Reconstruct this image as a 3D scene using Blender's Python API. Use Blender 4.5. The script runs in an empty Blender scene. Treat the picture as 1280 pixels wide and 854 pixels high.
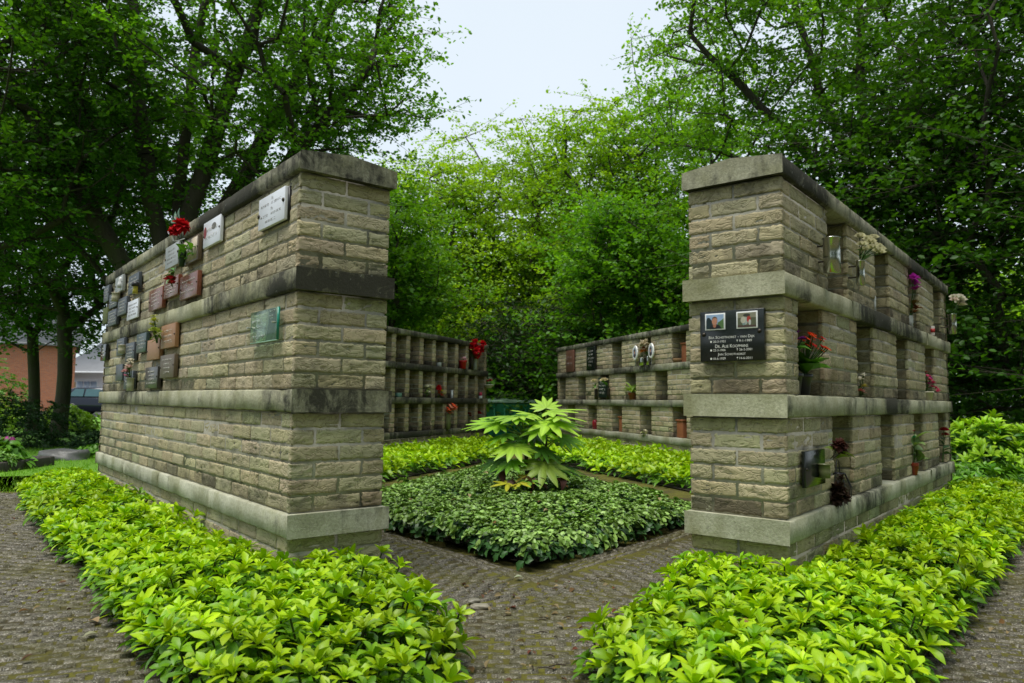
import bpy, math, random
import numpy as np
from mathutils import Vector, Matrix
PI = math.pi
rng = np.random.default_rng(7)
random.seed(7)
scene = bpy.context.scene
COL = scene.collection

# ------------------------------------------------------------------ helpers
def tag(o, label=None, cat=None, group=None, kind=None):
    if label: o['label'] = label
    if cat: o['category'] = cat
    if group: o['group'] = group
    if kind: o['kind'] = kind
    return o

def empty(name, loc=(0, 0, 0), rz=0.0, label=None, cat=None, group=None):
    o = bpy.data.objects.new(name, None)
    o.empty_display_size = 0.1
    o.location = loc
    o.rotation_euler = (0, 0, rz)
    COL.objects.link(o)
    return tag(o, label, cat, group)

class MB:
    """Collects vertices, faces and vertex colours; build() links ONE mesh object."""
    def __init__(s):
        s.v = []; s.f = []; s.c = []; s.n = 0
    def add(s, verts, faces, col=(1, 1, 1, 0)):
        verts = np.asarray(verts, float).reshape(-1, 3)
        if isinstance(faces, np.ndarray): s.f.append(faces.astype(np.int64) + s.n)
        else:
            for k in sorted({len(f) for f in faces}):
                s.f.append(np.array([f for f in faces if len(f) == k], dtype=np.int64) + s.n)
        c = np.asarray(col, float)
        if c.ndim == 1:
            if len(c) == 3: c = np.append(c, 0)
            c = np.tile(c, (len(verts), 1))
        elif c.shape[1] == 3:
            c = np.hstack([c, np.zeros((len(c), 1))])
        s.v.append(verts); s.c.append(c); s.n += len(verts)
    def box(s, lo, hi, col=(1, 1, 1, 0), M=None):
        x0, y0, z0 = lo; x1, y1, z1 = hi
        v = np.array([(x0,y0,z0),(x1,y0,z0),(x1,y1,z0),(x0,y1,z0),(x0,y0,z1),(x1,y0,z1),(x1,y1,z1),(x0,y1,z1)], float)
        if M is not None: v = xf(M, v)
        s.add(v, [(0,3,2,1),(4,5,6,7),(0,1,5,4),(1,2,6,5),(2,3,7,6),(3,0,4,7)], col)
    def tube(s, pts, rad, n=6, col=(1, 1, 1, 0), cap=True):
        pts = np.asarray(pts, float); k = len(pts)
        rad = np.broadcast_to(np.asarray(rad, float), (k,))
        t = np.gradient(pts, axis=0); t /= np.linalg.norm(t, axis=1)[:, None] + 1e-9
        ref = np.array([0, 0, 1.0]) if abs(t[0][2]) < .9 else np.array([1.0, 0, 0])
        a = np.cross(t, ref); a /= np.linalg.norm(a, axis=1)[:, None] + 1e-9
        b = np.cross(t, a)
        ang = np.arange(n) * 2 * PI / n
        v = pts[:, None, :] + rad[:, None, None] * (a[:, None, :] * np.cos(ang)[None, :, None] + b[:, None, :] * np.sin(ang)[None, :, None])
        f = []
        for i in range(k - 1):
            for j in range(n):
                j2 = (j + 1) % n
                f.append((i*n+j, i*n+j2, (i+1)*n+j2, (i+1)*n+j))
        s.add(v.reshape(-1, 3), f, col)
        if cap:
            for base in (0, k - 1):
                s.add(np.vstack([v[base], pts[base][None]]), [(j, (j+1) % n, n) for j in range(n)], col)
    def lathe(s, prof, n=20, col=(1, 1, 1, 0), c=(0, 0, 0)):
        prof = np.asarray(prof, float); k = len(prof)
        ang = np.arange(n) * 2 * PI / n
        v = np.stack([prof[:, 0, None]*np.cos(ang), prof[:, 0, None]*np.sin(ang), np.repeat(prof[:, 1, None], n, 1)], -1).reshape(-1, 3) + np.array(c)
        f = [(i*n+j, i*n+(j+1) % n, (i+1)*n+(j+1) % n, (i+1)*n+j) for i in range(k-1) for j in range(n)]
        s.add(v, f, col)
    def build(s, name, mat, parent=None, smooth=False, bevel=0):
        me = bpy.data.meshes.new(name)
        if s.v:
            V = np.vstack(s.v)
            C = np.vstack(s.c)
            me.vertices.add(len(V)); me.vertices.foreach_set('co', V.ravel().astype(np.float32))
            tot = np.concatenate([np.full(len(f), f.shape[1]) for f in s.f])
            loops = np.concatenate([f.ravel() for f in s.f])
            me.loops.add(len(loops)); me.loops.foreach_set('vertex_index', loops.astype(np.int32))
            me.polygons.add(len(tot))
            st = np.concatenate([[0], np.cumsum(tot)[:-1]])
            me.polygons.foreach_set('loop_start', st.astype(np.int32))
            me.polygons.foreach_set('loop_total', tot.astype(np.int32))
            if smooth: me.polygons.foreach_set('use_smooth', np.ones(len(tot), bool))
            me.update(calc_edges=True)
            ca = me.color_attributes.new('Col', 'FLOAT_COLOR', 'POINT')
            ca.data.foreach_set('color', C.ravel().astype(np.float32))
            me.validate()
        o = bpy.data.objects.new(name, me)
        COL.objects.link(o)
        if mat: me.materials.append(mat)
        if parent: o.parent = parent
        if bevel:
            b = o.modifiers.new('bevel', 'BEVEL'); b.width = bevel; b.segments = 2; b.limit_method = 'ANGLE'
        return o

def xf(M, v):
    M = np.array(M); v = np.asarray(v, float)
    return v @ M[:3, :3].T + M[:3, 3]

def rotm(axis, a):
    return np.array(Matrix.Rotation(a, 3, Vector(axis)))

def basis(nrm, dirn):
    """rotation matrix with local y along dirn, z near nrm"""
    y = np.asarray(dirn, float); y = y / np.linalg.norm(y)
    z = np.asarray(nrm, float); z = z - y * (z @ y); z = z / (np.linalg.norm(z) + 1e-9)
    x = np.cross(y, z)
    return np.stack([x, y, z], 1)

# ------------------------------------------------------------------ materials
def nodemat(name):
    m = bpy.data.materials.new(name); m.use_nodes = True
    nt = m.node_tree; nt.nodes.clear()
    out = nt.nodes.new('ShaderNodeOutputMaterial')
    b = nt.nodes.new('ShaderNodeBsdfPrincipled')
    nt.links.new(b.outputs[0], out.inputs[0])
    return m, nt, b, out

def N(nt, t, **k):
    n = nt.nodes.new(t)
    for a, v in k.items():
        if a in n.inputs.keys(): n.inputs[a].default_value = v
        else: setattr(n, a, v)
    return n

def mapping(nt, sc=(1, 1, 1), co='Object'):
    tc = N(nt, 'ShaderNodeTexCoord'); mp = N(nt, 'ShaderNodeMapping')
    mp.inputs['Scale'].default_value = sc
    nt.links.new(tc.outputs[co], mp.inputs[0])
    return mp.outputs[0]

def noise(nt, vec, scale, detail=4, rough=.55, dist=0.0):
    n = N(nt, 'ShaderNodeTexNoise'); n.inputs['Scale'].default_value = scale
    n.inputs['Detail'].default_value = detail; n.inputs['Roughness'].default_value = rough
    n.inputs['Distortion'].default_value = dist
    nt.links.new(vec, n.inputs['Vector'])
    return n.outputs['Fac']

def ramp(nt, fac, p0, p1, c0=(0, 0, 0, 1), c1=(1, 1, 1, 1)):
    r = N(nt, 'ShaderNodeValToRGB')
    e = r.color_ramp.elements
    e[0].position = p0; e[1].position = p1; e[0].color = c0; e[1].color = c1
    nt.links.new(fac, r.inputs[0])
    return r.outputs[0]

def mixc(nt, a, b, fac, mode='MIX'):
    m = N(nt, 'ShaderNodeMix'); m.data_type = 'RGBA'; m.blend_type = mode
    for sock, v in ((m.inputs[6], a), (m.inputs[7], b), (m.inputs[0], fac)):
        if hasattr(v, 'is_output'): nt.links.new(v, sock)
        elif isinstance(v, (int, float)): sock.default_value = v if sock.type == 'VALUE' else (v, v, v, 1)
        else: sock.default_value = tuple(v) + (1,) * (4 - len(v))
    return m.outputs[2]

def math_(nt, op, a, b=None, clamp=False):
    m = N(nt, 'ShaderNodeMath', operation=op); m.use_clamp = clamp
    for i, v in enumerate((a, b)):
        if v is None: continue
        if hasattr(v, 'is_output'): nt.links.new(v, m.inputs[i])
        else: m.inputs[i].default_value = v
    return m.outputs[0]

def bump(nt, bsdf, h, strength=.4, dist=.01):
    b = N(nt, 'ShaderNodeBump'); b.inputs['Strength'].default_value = strength; b.inputs['Distance'].default_value = dist
    nt.links.new(h, b.inputs['Height']); nt.links.new(b.outputs[0], bsdf.inputs['Normal'])

_cache = {}
def plain(name, col, rough=.6, metal=0.0, vary=.25, scale=12, bmp=0.0, spec=.5, trans=0.0):
    key = (name,)
    if key in _cache: return _cache[key]
    m, nt, b, out = nodemat(name)
    v = mapping(nt)
    n = noise(nt, v, scale)
    c = mixc(nt, tuple(x * (1 - vary) for x in col), tuple(min(1, x * (1 + vary)) for x in col), n)
    nt.links.new(c, b.inputs['Base Color'])
    b.inputs['Roughness'].default_value = rough; b.inputs['Metallic'].default_value = metal
    b.inputs['Specular IOR Level'].default_value = spec
    b.inputs['Transmission Weight'].default_value = trans
    if bmp: bump(nt, b, noise(nt, v, scale * 4), bmp, .005)
    _cache[key] = m
    return m

def leafmat(name, transl=.35, rough=.45, spec=.4, tint=(1, 1, .35)):
    m, nt, b, out = nodemat(name)
    a = N(nt, 'ShaderNodeAttribute', attribute_name='Col')
    nt.links.new(a.outputs['Color'], b.inputs['Base Color'])
    b.inputs['Roughness'].default_value = rough; b.inputs['Specular IOR Level'].default_value = spec
    t = N(nt, 'ShaderNodeBsdfTranslucent')
    nt.links.new(mixc(nt, a.outputs['Color'], tint, 1.0, 'MULTIPLY'), t.inputs[0])
    mx = N(nt, 'ShaderNodeMixShader'); mx.inputs[0].default_value = transl
    nt.links.new(b.outputs[0], mx.inputs[1]); nt.links.new(t.outputs[0], mx.inputs[2])
    nt.links.new(mx.outputs[0], out.inputs[0])
    return m

def vcol(name, rough=.6, metal=0, vary=.15, scale=30, bmp=0.0, spec=.4):
    m, nt, b, out = nodemat(name)
    a = N(nt, 'ShaderNodeAttribute', attribute_name='Col')
    v = mapping(nt)
    n = noise(nt, v, scale)
    c = mixc(nt, a.outputs['Color'], ramp(nt, n, .2, .8, (1-vary*2,)*3+(1,), (1,)*4), 1.0, 'MULTIPLY')
    nt.links.new(c, b.inputs['Base Color'])
    b.inputs['Roughness'].default_value = rough; b.inputs['Metallic'].default_value = metal
    b.inputs['Specular IOR Level'].default_value = spec
    if bmp: bump(nt, b, noise(nt, v, scale * 3), bmp, .004)
    return m

def brick_material():
    m, nt, b, out = nodemat('handmade_brick')
    a = N(nt, 'ShaderNodeAttribute', attribute_name='Col')
    v = mapping(nt)
    vs = mapping(nt, (1, 1, 2.2))
    blot = noise(nt, v, 9, 5, .65)
    fine = noise(nt, v, 140, 3, .7)
    crease = noise(nt, vs, 15, 2, .45, 1.6)
    cr = math_(nt, 'ABSOLUTE', math_(nt, 'SUBTRACT', crease, .5))
    crm = ramp(nt, cr, 0.0, .032, (.40, .37, .32, 1), (1, 1, 1, 1))
    c = mixc(nt, a.outputs['Color'], ramp(nt, blot, .3, .75, (.76, .76, .75, 1), (1.16, 1.13, 1.07, 1)), 1.0, 'MULTIPLY')
    c = mixc(nt, c, crm, .6, 'MULTIPLY')
    c = mixc(nt, c, ramp(nt, fine, .3, .7, (.88, .88, .88, 1), (1.07, 1.07, 1.07, 1)), 1.0, 'MULTIPLY')
    # dark lichen and soot, plus shade painted in the niches: patchy, its amount per brick is the attribute's alpha
    dk = noise(nt, v, 6, 6, .7)
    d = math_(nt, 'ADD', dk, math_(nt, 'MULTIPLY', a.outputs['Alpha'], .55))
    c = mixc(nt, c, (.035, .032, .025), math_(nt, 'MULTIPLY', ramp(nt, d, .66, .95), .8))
    al = noise(nt, v, 3.1, 5, .6)
    c = mixc(nt, c, (.16, .15, .03), math_(nt, 'MULTIPLY', ramp(nt, al, .56, .74), .45))
    nt.links.new(c, b.inputs['Base Color'])
    b.inputs['Roughness'].default_value = .92; b.inputs['Specular IOR Level'].default_value = .2
    h = math_(nt, 'ADD', math_(nt, 'MULTIPLY', ramp(nt, cr, 0, .07), .7), math_(nt, 'MULTIPLY', fine, .22))
    bump(nt, b, h, .55, .005)
    return m

def concrete_material():
    m, nt, b, out = nodemat('weathered_concrete')
    a = N(nt, 'ShaderNodeAttribute', attribute_name='Col')
    v = mapping(nt)
    vst = mapping(nt, (1, 1, .12))
    big = noise(nt, v, 5, 5, .6)
    fine = noise(nt, v, 90, 4, .7)
    streak = noise(nt, vst, 16, 5, .7, .3)
    c = mixc(nt, a.outputs['Color'], ramp(nt, big, .3, .7, (.66, .66, .56, 1), (1.25, 1.25, 1.22, 1)), 1.0, 'MULTIPLY')
    c = mixc(nt, c, ramp(nt, fine, .35, .65, (.78, .78, .76, 1), (1.1, 1.1, 1.1, 1)), 1.0, 'MULTIPLY')
    al = noise(nt, v, 4.3, 4, .6)
    c = mixc(nt, c, (.17, .17, .045), math_(nt, 'MULTIPLY', ramp(nt, al, .48, .7), .55))
    blotch = noise(nt, v, 11, 6, .75, .6)
    sm = math_(nt, 'ADD', math_(nt, 'ADD', math_(nt, 'MULTIPLY', streak, .30), math_(nt, 'MULTIPLY', big, .30)), math_(nt, 'MULTIPLY', blotch, .40))
    s = math_(nt, 'ADD', sm, math_(nt, 'SUBTRACT', math_(nt, 'MULTIPLY', a.outputs['Alpha'], .42), .15))
    dark = ramp(nt, s, .45, .60)
    c = mixc(nt, c, (.030, .029, .022), math_(nt, 'MULTIPLY', dark, .95))
    spots = noise(nt, v, 55, 2, .5)
    c = mixc(nt, c, (.5, .5, .46), math_(nt, 'MULTIPLY', ramp(nt, spots, .70, .74), .35))
    nt.links.new(c, b.inputs['Base Color'])
    b.inputs['Roughness'].default_value = .9; b.inputs['Specular IOR Level'].default_value = .25
    bump(nt, b, math_(nt, 'ADD', fine, math_(nt, 'MULTIPLY', big, .6)), .5, .005)
    return m

def mortar_material():
    m, nt, b, out = nodemat('mortar')
    v = mapping(nt)
    n = noise(nt, v, 60, 4, .7); g = noise(nt, v, 5, 4)
    c = mixc(nt, (.27, .26, .205), (.44, .42, .345), n)
    c = mixc(nt, c, (.07, .07, .05), ramp(nt, g, .5, .7))
    nt.links.new(c, b.inputs['Base Color']); b.inputs['Roughness'].default_value = .95
    bump(nt, b, n, .6, .004)
    return m

M_BRICK = brick_material(); M_CONC = concrete_material(); M_MORTAR = mortar_material()
M_LEAF = leafmat('ground_cover_leaf', .28, .38, .35, (1.15, 1.15, .2))
M_TREE = leafmat('tree_leaf', .5, .42, .35, (1.3, 1.25, .3))
M_IVY = leafmat('dark_bed_leaf', .15, .38, .4)
M_PETAL = leafmat('petal', .3, .6, .2, (1, 1, 1))
M_V = vcol('coloured_surface')
M_STONE = vcol('stone_surface', .45, 0, .15, 40, .15, .5)
# ------------------------------------------------------------------ camera, light, sky
H = 0.7165
cam = bpy.data.cameras.new('camera'); camo = bpy.data.objects.new('camera', cam); COL.objects.link(camo)
cam.sensor_width = 36; cam.lens = 902.49 / 1280 * 36; cam.clip_start = .05; cam.clip_end = 500
R = Matrix.Rotation(PI/2 + math.radians(4.72), 4, 'X') @ Matrix.Rotation(math.radians(.64), 4, 'Z')
camo.matrix_world = Matrix.Translation((0, 0, H)) @ R
cam.dof.use_dof = True; cam.dof.focus_distance = 2.9; cam.dof.aperture_fstop = 6.3
scene.camera = camo

SUN_EL, SUN_AZ = 72, 216     # azimuth clockwise from +Y
sd = Vector((math.sin(math.radians(SUN_AZ))*math.cos(math.radians(SUN_EL)), math.cos(math.radians(SUN_AZ))*math.cos(math.radians(SUN_EL)), math.sin(math.radians(SUN_EL))))
sl = bpy.data.lights.new('sun', 'SUN'); so = bpy.data.objects.new('sun', sl); COL.objects.link(so)
sl.energy = 1.5; sl.angle = math.radians(34); sl.color = (1, .96, .88)
so.rotation_euler = sd.to_track_quat('Z', 'Y').to_euler()
w = bpy.data.worlds.new('World'); scene.world = w; w.use_nodes = True
nt = w.node_tree; nt.nodes.clear()
wo = nt.nodes.new('ShaderNodeOutputWorld'); bg = nt.nodes.new('ShaderNodeBackground')
sky = nt.nodes.new('ShaderNodeTexSky'); sky.sky_type = 'NISHITA'; sky.sun_disc = False
sky.sun_elevation = math.radians(SUN_EL); sky.sun_rotation = math.radians(SUN_AZ)
# an even overcast layer in front of the clear sky
tc = nt.nodes.new('ShaderNodeTexCoord')
cl = noise(nt, tc.outputs['Generated'], 1.6, 4, .5)
cloud = ramp(nt, cl, .3, .75, (3.40, 3.85, 4.2, 1), (3.75, 4.12, 4.40, 1))
nt.links.new(mixc(nt, sky.outputs[0], cloud, .9), bg.inputs[0])
bg.inputs[1].default_value = .10
nt.links.new(bg.outputs[0], wo.inputs[0])
scene.view_settings.view_transform = 'Standard'; scene.view_settings.look = 'None'
scene.view_settings.exposure = 1.22; scene.view_settings.gamma = 1
scene.render.engine = 'CYCLES'
cy = scene.cycles
cy.max_bounces = 6; cy.diffuse_bounces = 4; cy.glossy_bounces = 3; cy.transmission_bounces = 6; cy.transparent_max_bounces = 8
cy.use_denoising = True
cy.sample_clamp_indirect = 6

# ------------------------------------------------------------------ brickwork
Zs = dict(z3b=.204, z3t=.291, z2b=.666, z2t=.7525, z1b=1.1275, z1t=1.214, cb=1.589, ct=1.662)
CRS = .0625
BR_LO = np.array((.44, .395, .268)); BR_HI = np.array((.54, .49, .340))

def brick(mb, O, U, Nn, x0, x1, z0, z1, nx, nz, proud=.0035, dark=0.0, tint=None, rough=1.0):
    """one hand-moulded brick: rounded arrises, sanded folded face"""
    L, Hh = x1 - x0, z1 - z0
    gx = np.concatenate([[0, .003], np.linspace(.009, L - .009, max(2, nx - 4)), [L - .003, L]])
    gz = np.concatenate([[0, .003], np.linspace(.009, Hh - .009, max(2, nz - 4)), [Hh - .003, Hh]])
    X, Z = np.meshgrid(gx, gz, indexing='ij')
    e = np.minimum(np.minimum(X, L - X), np.minimum(Z, Hh - Z))
    D = np.where(e < .0005, -.0032, np.where(e < .004, -.0008, 0.0))
    D = D + rng.normal(0, .0004, X.shape) * rough
    for k in range(rng.integers(2, 6)):          # folds in the clay
        cx, cz = rng.uniform(0, L), rng.uniform(.006, Hh - .006)
        sp = rng.uniform(.02, .07); am = rng.uniform(.003, .012); kk = rng.uniform(25, 70); ph = rng.uniform(0, 6.3); sl_ = rng.uniform(-.35, .35)
        zc = cz + am * np.sin(kk * X + ph) + sl_ * (X - cx)
        g = np.exp(-((X - cx) / sp) ** 2)
        dz = Z - zc
        D += .78 * rough * g * (-.0052 * np.exp(-(dz / .0034) ** 2) + .0030 * np.exp(-((dz - .007) / .006) ** 2))
    jx = rng.normal(0, .0016, X.shape); jz = rng.normal(0, .0014, X.shape)
    bm = (e < .0005)
    X2 = X + x0 + jx * np.where(bm, 1, .3); Z2 = Z + z0 + jz * np.where(bm, 1, .3)
    dpr = proud + rng.normal(0, .0013) + D
    P = O + U * X2[..., None] + np.array([0, 0, 1.0]) * Z2[..., None] + Nn * dpr[..., None]
    a, b = X.shape
    idx = np.arange(a * b).reshape(a, b)
    q = np.stack([idx[:-1, :-1], idx[1:, :-1], idx[1:, 1:], idx[:-1, 1:]], -1).reshape(-1, 4)
    ring = np.concatenate([idx[:, 0], idx[-1, 1:], idx[-2::-1, -1], idx[0, -2:0:-1]])
    V = P.reshape(-1, 3)
    back = V[ring] - Nn * (proud + .012)
    nb = len(V); m = len(ring)
    j = np.arange(m); j2 = (j + 1) % m
    side = np.stack([ring[j], nb + j, nb + j2, ring[j2]], -1)
    F = np.vstack([q, side])
    if np.dot(np.cross(U, (0, 0, 1)), Nn) < 0: F = F[:, ::-1]
    t = rng.beta(2.2, 2.0)
    c = (BR_LO * (1 - t) + BR_HI * t) * rng.uniform(.9, 1.1) * (1 + rng.normal(0, .03, 3))
    if tint is not None: c = c * np.array(tint)
    mb.add(np.vstack([V, back]), F, np.append(c, np.clip(dark + rng.normal(0, .12), 0, 1)))

def course(mb, O, U, Nn, W, z0, pitch, half, nx, nz, dark=0.0, tint=None, lod=None, rough=1.0):
    """one course of bricks of width W from O along U"""
    j = .010
    x = 0.0; first = True
    while x < W - .02:
        L = pitch - j
        if first and half: L = pitch / 2 - j
        x1 = min(x + L, W)
        if W - x1 < .045: x1 = W
        a, b = nx, nz
        if lod: a, b = lod(x)
        brick(mb, O, U, Nn, x, x1, z0 + j / 2, z0 + CRS - j / 2, max(6, int(a * (x1 - x) / .2) + 2), b, dark=dark, tint=tint, rough=rough)
        x = x1 + j; first = False

def panel(mb, O, U, Nn, W, zb, n, pitch, nx, nz, dark=None, tint=None, lod=None, start=0, rough=1.0):
    for i in range(n):
        course(mb, O, U, Nn, W, zb + i * CRS, pitch, (i + start) % 2 == 1, nx, nz, dark=(dark(i) if dark else .1), tint=(tint(i) if tint else None), lod=lod, rough=rough)

class Wall:
    def __init__(s, o, ang, sg, L, th, label, group):
        """o: near corner of the slabs; ang: direction of s clockwise from +Y; sg: +1 when the face looks along +y"""
        s.u = np.array([math.sin(ang), math.cos(ang)])
        s.rz = math.atan2(s.u[1], s.u[0]); s.sg = sg; s.L = L; s.th = th; s.o = np.array(o)
        s.root = empty('columbarium_wall', (o[0], o[1], 0), s.rz, label, 'columbarium wall', group); s.root['kind'] = 'thing'
        yl = np.array([-s.u[1], s.u[0]]); s.n = yl * sg
        xr = -sg * s.u
        s.rzf = math.atan2(xr[1], xr[0])
    def P(s, a, o, z): return np.array([a, s.sg * o, z])
    def W(s, a, o, z):
        q = s.o + s.u * a + s.n * o
        return np.array([q[0], q[1], z])
    U = np.array([1.0, 0, 0])
    def No(s): return np.array([0, s.sg, 0.0])

OV = .025      # slab overhang on the long faces
OE = .032      # on the end faces
TIERS = [('z3t', 'z2b'), ('z2t', 'z1b'), ('z1t', 'cb')]

def slab(w, name, z0, z1, stain, col=(.30, .295, .235), ridge=0.0, seg=.22, mat=None, lab=None, es=None):
    """a precast concrete slab course, joints every 0.9 m; vertex alpha carries how sooty it is"""
    mb = MB()
    s0, s1 = 0.0, w.L
    b = .006
    prof = [(-w.th + b, z0), (-b, z0), (0, z0 + b), (0, z1 - b), (-b, z1)]
    if ridge: prof += [(-w.th * .5, z1 + ridge)]
    prof += [(-w.th + b, z1), (-w.th, z1 - b), (-w.th, z0 + b)]
    k = len(prof); npc = max(2, round((s1 - s0) / 1.0)); cuts = np.linspace(s0, s1, npc + 1)
    for pi in range(npc):
        a_, b_ = cuts[pi] + (.0025 if pi else 0), cuts[pi + 1] - (.0025 if pi < npc - 1 else 0)
        ns = max(4, int((b_ - a_) / .05)); S = np.linspace(a_, b_, ns + 1); rings = []; cols = []
        dz, do = rng.normal(0, .0012), rng.normal(0, .0015); tone = rng.uniform(.92, 1.06)
        for i, sv in enumerate(S):
            chip = np.abs(rng.normal(0, .0014, k)) + (rng.random(k) < .04) * rng.uniform(.003, .009, k)
            for m_, (o, z) in enumerate(prof):
                ci = chip[m_] if m_ not in (5,) or not ridge else 0
                so_ = -1 if o > -w.th/2 else 1; sz_ = -1 if z > (z0+z1)/2 else 1
                rings.append(w.P(sv, o + do * (pi > 0) + so_ * ci, z + dz * (pi > 0) + sz_ * ci * .7)); cols.append(tuple(np.array(col) * tone * rng.uniform(.95, 1.05)) + (stain(sv, o, z),))
        f = []
        for i in range(ns):
            for j in range(k):
                q = (i*k+j, i*k+(j+1) % k, (i+1)*k+(j+1) % k, (i+1)*k+j)
                f.append(q if w.sg < 0 else q[::-1])
        if pi: f.append(tuple(range(k)))
        if pi < npc - 1: f.append(tuple(range(ns*k, ns*k + k)))
        mb.add(rings, f, np.array(cols))
    # the end faces, cut into strips so stains vary over them
    for end in (0, 1):
        sv = s0 if end == 0 else s1
        ne = 8; O_ = np.linspace(0, -w.th, ne + 1); v = []; c = []
        for o in O_:
            zt = z1 + (ridge * (1 - abs(o + w.th/2) / (w.th/2)) if ridge else 0)
            for z in (z0, z0 + .5*(zt-z0), zt):
                bo = 0.0015
                v.append(w.P(sv + (-bo if end == 0 else bo), o, z)); c.append(tuple(np.array(col) * rng.uniform(.95, 1.05)) + ((es if end == 0 and es is not None else stain(sv, o, z)),))
        ff = [(a*3+bb, (a+1)*3+bb, (a+1)*3+bb+1, a*3+bb+1) for a in range(ne) for bb in range(2)]
        mb.add(v, ff if (w.sg < 0) == (end == 1) else [q[::-1] for q in ff], np.array(c))
    o = mb.build(name, mat or M_CONC, w.root)
    if lab: o['label'] = lab
    return o

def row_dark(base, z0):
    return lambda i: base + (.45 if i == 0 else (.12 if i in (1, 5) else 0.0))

def solid_long(w, mb, core, zb, n, lod, tint, base):
    O = w.P(OE + .012, -OV, 0)
    panel(mb, O, w.U, w.No(), w.L - 2 * OE - .012, zb, n, .22, 20, 8, dark=row_dark(base, zb), tint=tint, lod=lod)
    Oi = w.P(OE, -w.th + OV - .01, 0)
    panel(mb, Oi, w.U, -w.No(), w.L - 2 * OE, zb, n, .22, 6, 6, dark=lambda i: .2, rough=.3)

def end_face(w, mb, zb, n, s, sign, tint, base, fine=True):
    Wd = w.th - OV - OV + .018
    O = w.P(s, -OV + .009, 0)
    panel(mb, O, -w.No(), np.array([sign, 0, 0.0]), Wd, zb, n, (Wd + .011) / 2, 22 if fine else 6, 9 if fine else 6, dark=row_dark(base, zb), tint=tint, start=1)

def plinth(w, lod, tint, base):
    mb = MB(); n = 4; zb = Zs['z3b'] - n * CRS
    core = MB()
    core.box((OE, *sorted((w.sg * -OV, w.sg * (-w.th + OV)))[:1], zb), (w.L - OE, sorted((w.sg * -OV, w.sg * (-w.th + OV)))[1], Zs['z3b'] - .001))
    solid_long(w, mb, core, zb, n, lod, tint, base)
    end_face(w, mb, zb, n, OE, -1, tint, base); end_face(w, mb, zb, n, w.L - OE, 1, tint, base, False)
    p = mb.build('plinth', M_BRICK, w.root)
    core.build('mortar_core', M_MORTAR, p)

def ybox(w, mb, s0, s1, o0, o1, z0, z1, col=(1, 1, 1, 0)):
    a, b = sorted((w.sg * o0, w.sg * o1))
    mb.box((s0, a, z0), (s1, b, z1), col)

def closed_tiers(w, lod, tint, base):
    for a, b in TIERS:
        zb, zt = Zs[a], Zs[b]
        mb, core = MB(), MB()
        ybox(w, core, OE, w.L - OE, -OV, -w.th + OV, zb + .001, zt - .001)
        solid_long(w, mb, core, zb, 6, lod, tint, base)
        end_face(w, mb, zb, 6, OE, -1, tint, base); end_face(w, mb, zb, 6, w.L - OE, 1, tint, base, False)
        p = mb.build('brickwork', M_BRICK, w.root)
        core.build('mortar_core', M_MORTAR, p)

def niche_tiers(w, tiers, depth, nxz, tint, base, name, pitch=.22, endfine=True, vis=-1):
    """tiers: per tier the list of piers (s0, s1); the space between them is an open niche"""
    for ti, (a, b) in enumerate(TIERS):
        zb, zt = Zs[a], Zs[b]
        bk = MB(); bc = MB()
        ybox(w, bc, OE, w.L - OE, -depth - .01, -w.th + OV, zb + .001, zt - .001)
        panel(bk, w.P(OE, -depth - .008, 0), w.U, w.No(), w.L - 2*OE, zb, 6, .22, 6, 6, dark=lambda i: .45, tint=lambda i: (.75, .75, .75), rough=.3)  # niche back bricks darkened, shade put into their colour
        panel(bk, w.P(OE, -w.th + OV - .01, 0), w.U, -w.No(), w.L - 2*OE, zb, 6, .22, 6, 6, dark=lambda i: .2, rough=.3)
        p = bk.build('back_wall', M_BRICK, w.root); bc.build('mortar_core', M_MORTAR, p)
        for k, (s0, s1) in enumerate(tiers[ti]):
            mb, core = MB(), MB()
            first, last = k == 0, k == len(tiers[ti]) - 1
            e0 = OE if first else s0; e1 = w.L - OE if last else s1
            ybox(w, core, e0 + (.0 if first else .009), e1 - (.0 if last else .009), -OV, -depth - .008, zb + .001, zt - .001)
            W_ = e1 - e0
            st = int(rng.integers(0, 2))
            i0 = .012 if first else 0.0
            panel(mb, w.P(e0 + i0, -OV, 0), w.U, w.No(), W_ - i0 - (.012 if last else 0), zb, 6, pitch, nxz[0], nxz[1], dark=row_dark(base, zb), tint=tint, start=st)
            D_ = depth - OV - .014
            if first: end_face(w, mb, zb, 6, OE, -1, tint, base, endfine)
            else: panel(mb, w.P(e0 + .009, -OV - .012, 0), -w.No(), np.array([-1.0, 0, 0]), D_, zb, 6, .22, max(6, nxz[0] // 2), max(6, nxz[1] // 2), dark=row_dark(base + .15, zb), tint=tint, start=st + 1, rough=.6)  # reveal bricks carry a little painted niche shade
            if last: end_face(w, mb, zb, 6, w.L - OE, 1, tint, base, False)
            else: panel(mb, w.P(e1 - .009, -OV - .012, 0), -w.No(), np.array([1.0, 0, 0]), D_, zb, 6, .22, 6, 6, dark=row_dark(base + .15, zb), tint=tint, start=st + 1, rough=.4)  # same painted shade on the opposite reveal
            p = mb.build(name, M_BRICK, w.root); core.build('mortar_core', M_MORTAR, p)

GW = 'brick columbarium walls round the court'
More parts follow.
